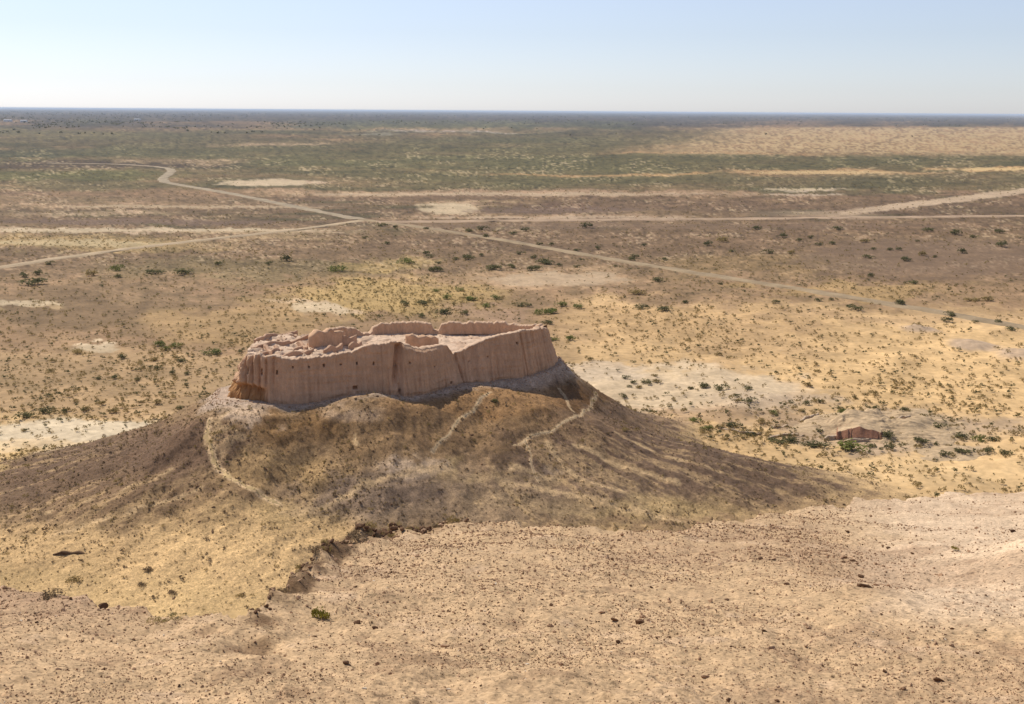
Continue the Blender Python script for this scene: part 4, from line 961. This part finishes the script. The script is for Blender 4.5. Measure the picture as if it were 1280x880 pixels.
# rocks of the crag on the rim of the near slope
CRAG = [(372,722,18),(383,712,18),(392,704,24),(404,698,20),(414,690,26),(426,686,24),(436,679,28),(448,676,30),(462,675,22),(424,700,16),(440,694,18),(398,716,14),(478,672,20),(494,668,26),(510,664,30),(526,660,22),(543,659,16),(578,680,16),(584,672,18),(600,660,12),(500,679,14)]
for i, (px, py, w) in enumerate(CRAG):
    p = None; dy = 3
    while p is None or p[1] > 62: p = hit(px, py + dy, 5, 75); dy += 5
    o = bpy.data.objects.new('rock', ST[i % 6]); COL.objects.link(o); d = float(np.linalg.norm(p - EYE)); s = w * d / FPX
    o.location = (p[0], p[1], p[2] - s * .10); o.rotation_euler = (random.uniform(-.5, .5), random.uniform(-.5, .5), random.uniform(0, 6.3)); s *= .40; o.scale = (s * 1.5, s * 1.0, s * .7)
    zn = 'on the steep dark edge beside the gully' if px < 400 else ('piled on top of the dark crag' if px < 470 else 'along the rim right of the dark crag')
    sz = 'small' if w < 17 else ('large' if w > 23 else 'medium')
    tag(o, f'{sz} brown rock {zn}', 'rock', f'{sz} rocks {zn}')
hill_specks()
_a, _b = hit(66, 694, 90, 300), hit(108, 691, 90, 300)
bank, _ = eroded_block('earth_bank', [_a[:2], (_a[:2] + _b[:2]) / 2 + np.array([0, .4]), _b[:2]], .4, min(_a[2], _b[2]) - .4, [_a[2] + .02, max(_a[2], _b[2]) + .22, max(_a[2], _b[2]) + .12, _b[2] + .18, _b[2]], None, M_RUIN, .16, 391, .3, C(112, 86, 62))  # raised block; its dark colour stands in for shade in an undercut slit
tag(bank, 'small earth bank, coloured dark for its shaded undercut slit, on the lower left slope of the hill', 'earth bank')
def gravel():
    n = 230000
    q = RNG.random(n); py = 600 + 310 * q; px = RNG.uniform(-60, 1340, n)
    a = np.radians(RNG.uniform(-30, 30, n)); r = 7.5 * np.exp(RNG.random(n) ** .85 * math.log(58 / 7.5))
    x, y = r * np.sin(a), r * np.cos(a)
    e = edge_r(np.arctan2(x, y)); px, py = proj(x, y, 60 - NEAR_A - NEAR_B * y)
    den = .5 + .75 * fbm(x / 2.6, y / 2.6, 4, 801)
    den *= 1 - .8 * ss(1050, 1180, px + 0 * py) * ss(800, 740, py)
    keep = (r < e * .995) & (RNG.random(n) < np.clip(den, .08, 1))
    x, y = x[keep], y[keep]; z, wh = terrain(x, y); n = len(x)
    sc = np.exp(RNG.normal(-4.2, .48, n)) * np.clip(np.hypot(x, y) / 14, .7, 2.3)
    kd = RNG.choice(5, n, p=[.38, .35, .15, .11, .01])
    src = [bpy.data.objects.new('pebble', stone_mesh('pebble', 740 + i, 1, mt, .65)) for i, mt in enumerate((M_STONE, M_STONE, M_DSTONE, M_DSTONE, M_PSTONE))]
    scatter('gravel', np.column_stack([x, y, z + sc * .12]), np.clip(sc, .006, .12), kd, src, 'loose brown gravel and clods strewn over the near slope')
gravel()
def fallen_rubble():
    n = 1500; i = RNG.integers(0, N, n); off = np.abs(RNG.normal(0, .9, n)) + .1
    x = b[i, 0] + outw[i, 0] * off; y = b[i, 1] + outw[i, 1] * off; z, _ = terrain(x, y)
    src = [bpy.data.objects.new('earth_clod', stone_mesh('earth_clod', 780 + i_, 2, mt, .75)) for i_, mt in enumerate((M_STONE, M_CLOD, M_CLOD))]
    scatter('rubble', np.column_stack([x, y, z]), np.clip(np.exp(RNG.normal(-1.7, .5, n)), .06, .55), RNG.integers(0, 3, n), src, 'earth clods fallen along the foot of the front wall')
    poly = np.vstack([ft, rear_top]); lo, hi = poly.min(0), poly.max(0); n = 4500
    x = RNG.uniform(lo[0], hi[0], n); y = RNG.uniform(lo[1], hi[1], n)
    px, py = proj(x, y, 0 * x + 20.8); d = seg_dist(x, y, poly, True)
    k = inside(x, y, poly) & (d > 1.5) & (RNG.random(n) < .12 + .8 * ss(460, 400, px) * ss(0, .5, fbm(x / 2.5, y / 2.5, 3, 821)) + .5 * ss(4, 1.6, d))
    x, y = x[k], y[k]; n = len(x)
    o = scatter('courtyard_rubble', np.column_stack([x, y, floor_z(x, y)]), np.clip(np.exp(RNG.normal(-1.5, .55, n)), .08, .8), RNG.integers(0, 3, n), src, 'lumps of broken wall scattered over the courtyard')
    o.parent = fort; o.matrix_parent_inverse = Matrix.Translation(-Vector(fort.location))
fallen_rubble()
def crag_rubble():
    n = 5200; a = RNG.uniform(-.25, -.02, n); e = edge_r(a); r = e + RNG.normal(.1, .5, n)
    keep = RNG.random(n) < ss(-.02, -.12, a) * (.4 + .6 * ss(-.225, -.18, a)) * (.08 + .92 * ss(-.05, .45, fbm(a * 45, r / 3, 3, 811))) + .04
    a, r = a[keep], r[keep]; x, y = r * np.sin(a), r * np.cos(a); z, _ = terrain(x, y); n = len(x)
    sc = np.clip(np.exp(RNG.normal(-2.85, .5, n)), .02, .20) * np.clip(r / 24, .5, 1.2)
    src = [bpy.data.objects.new('clod', stone_mesh('clod', 760 + i, 2, mt, .8)) for i, mt in enumerate((M_DSTONE, M_DSTONE, M_STONE))]
    scatter('rubble', np.column_stack([x, y, z + sc * .1]), sc, RNG.choice(3, n, p=[.45, .35, .2]), src, 'broken dark clods crumbling along the edge above the gully')
    n = 46; a = RNG.uniform(-.245, -.05, n); r = edge_r(a) + RNG.normal(-.2, .45, n); x, y = r * np.sin(a), r * np.cos(a); z, _ = terrain(x, y)
    scatter('dry_grass', np.column_stack([x, y, z - .02]), RNG.uniform(.10, .34, n) * r / 22, RNG.integers(0, 2, n), [bpy.data.objects.new('dry_stalks', dry2), bpy.data.objects.new('dead_twigs', twg)], 'dead twigs and dry grass along the edge above the gully')
crag_rubble()

# ------------------------------------------------------------------ far plain: farms and trees
M_WHITE, _, bb = new_mat('whitewash'); bb.inputs['Base Color'].default_value = (.75, .74, .72, 1)
M_ROOF, _, bb = new_mat('grey_roof'); bb.inputs['Base Color'].default_value = (.42, .42, .44, 1)
M_DARKGLASS, _, bb = new_mat('dark_opening'); bb.inputs['Base Color'].default_value = (.04, .04, .045, 1)
def box(name, sx, sy, sz, mat, parent, loc=(0, 0, 0)):
    bm = bmesh.new(); bmesh.ops.create_cube(bm, size=1)
    for v in bm.verts: v.co = Vector((v.co.x * sx, v.co.y * sy, (v.co.z + .5) * sz))
    me = bpy.data.meshes.new(name); bm.to_mesh(me); bm.free(); me.materials.append(mat)
    o = bpy.data.objects.new(name, me); COL.objects.link(o); o.parent = parent; o.location = loc; return o
for px, py, w, h, lb in ((10, 152, 34, 7, 'long white farm building nearest the left edge of the horizon'), (30, 152.5, 26, 6, 'small white farm building second from the left edge'), (172, 150.5, 30, 6, 'white farm building right of the dark tree clump')):
    p = unproj(px, py, 0); e_ = empty('farm_building', (p[0], p[1], 0)); tag(e_, lb, 'building')
    box('wall', w, 14, h, M_WHITE, e_)
    bm = bmesh.new(); hw, hd = w / 2 + .8, 7.8
    vs = [bm.verts.new(c_) for c_ in ((-hw, -hd, h), (hw, -hd, h), (hw, hd, h), (-hw, hd, h), (-hw, 0, h + 2.5), (hw, 0, h + 2.5))]
    for f_ in ((0, 1, 5, 4), (2, 3, 4, 5), (0, 4, 3), (1, 2, 5), (0, 3, 2, 1)): bm.faces.new([vs[j] for j in f_])
    me = bpy.data.meshes.new('roof'); bm.to_mesh(me); bm.free(); me.materials.append(M_ROOF); o = bpy.data.objects.new('roof', me); COL.objects.link(o); o.parent = e_; o.location = (0, 0, .003)
    for j in range(3): box('window', 2.4, .3, 1.8, M_DARKGLASS, e_, (-w * .3 + j * w * .3, -7.1, h * .4))
    box('door', 2.2, .3, 3.2, M_DARKGLASS, e_, (w * .15, -7.12, 0))
def treeline():
    n = 5200
    py = np.concatenate([RNG.uniform(140.5, 158, int(n * .75)), RNG.uniform(156, 172, n - int(n * .75))]); px = RNG.uniform(-30, 1310, n)
    d = np.array([unproj(a, b_ + (a - 640) * .0066, 0)[:2] for a, b_ in zip(px, py)])
    dens = ss(-.25, .45, fbm(px / 60, py / 3, 3, 901)) * (.25 + .75 * ss(900, 300, px)) + .9 * ss(149, 143, py)
    dens = np.where((py > 156) & (px > 430), dens * .06, dens)
    k_ = (RNG.random(n) < dens) & (np.hypot(d[:, 0], d[:, 1]) < 26000); d = d[k_]
    sc = RNG.uniform(5, 10, len(d)) * (1 + .8 * ss(6000, 12000, np.hypot(d[:, 0], d[:, 1])))
    src = [bpy.data.objects.new('far_tree', bush_mesh('far_tree', 60, 910 + i, .28, .6, 4, M_GREEN, 0)) for i in range(3)]
    scatter('treeline', np.column_stack([d, np.zeros(len(d))]), sc, RNG.integers(0, 3, len(d)), src, 'distant dark trees along the horizon')
treeline()
CLUMP = [(145, 157, 14, 'largest dark tree clump far left on the plain'), (176, 155, 9, 'small dark tree clump right of the largest far clump'), (221, 153, 7, 'dark tree speck farther right along the left horizon')]
for px, py, w, lb in CLUMP:
    p = unproj(px, py, 0); d = math.hypot(p[0], p[1]); s = w * d / FPX
    e_ = empty('tree_clump', (p[0], p[1], 0)); tag(e_, lb, 'trees')
    o = bpy.data.objects.new('crown', BUSH['green'][0]); COL.objects.link(o); o.parent = e_; o.scale = (s, s * .8, s * .38); o.location = (0, 0, 1.5)
    tk = box('trunk', s * .02, s * .02, 4, M_TWIG, e_)

# ------------------------------------------------------------------ look-alikes told apart by their place
ORD = 'leftmost second third fourth fifth sixth seventh eighth ninth tenth eleventh twelfth thirteenth fourteenth fifteenth sixteenth seventeenth eighteenth nineteenth twentieth'.split()
def number_repeats():
    by = {}
    for o in S.objects:
        if o.parent is None and o.get('group') and o.get('label'): by.setdefault(o['label'], []).append(o)
    for lb, os_ in by.items():
        if len(os_) < 2: continue
        os_.sort(key=lambda o: float(proj(*[np.float64(v) for v in o.location])[0]))
        ws = lb.split()
        for i, o in enumerate(os_):
            pre = 'leftmost' if i == 0 else ('rightmost' if i == len(os_) - 1 else ORD[i] + ' from left')
            o['label'] = pre + ' ' + lb
number_repeats()

# ------------------------------------------------------------------ air
def haze():
    m = bpy.data.materials.new('haze'); m.use_nodes = True; t = m.node_tree
    t.nodes.remove(t.nodes['Principled BSDF'])
    v = t.nodes.new('ShaderNodeVolumePrincipled'); v.inputs['Color'].default_value = (.70, .82, 1, 1); v.inputs['Density'].default_value = 3.3e-5; v.inputs['Anisotropy'].default_value = .1
    t.links.new(v.outputs[0], t.nodes['Material Output'].inputs['Volume'])
    bm = bmesh.new(); bmesh.ops.create_cube(bm, size=1)
    for q in bm.verts: q.co = Vector((q.co.x * 230000, q.co.y * 230000, -4 if q.co.z < 0 else 64))
    me = bpy.data.meshes.new('haze'); bm.to_mesh(me); bm.free(); me.materials.append(m)
    o = bpy.data.objects.new('haze', me); COL.objects.link(o); tag(o, 'thin blue summer haze over the plain', None, None, 'stuff')
haze()
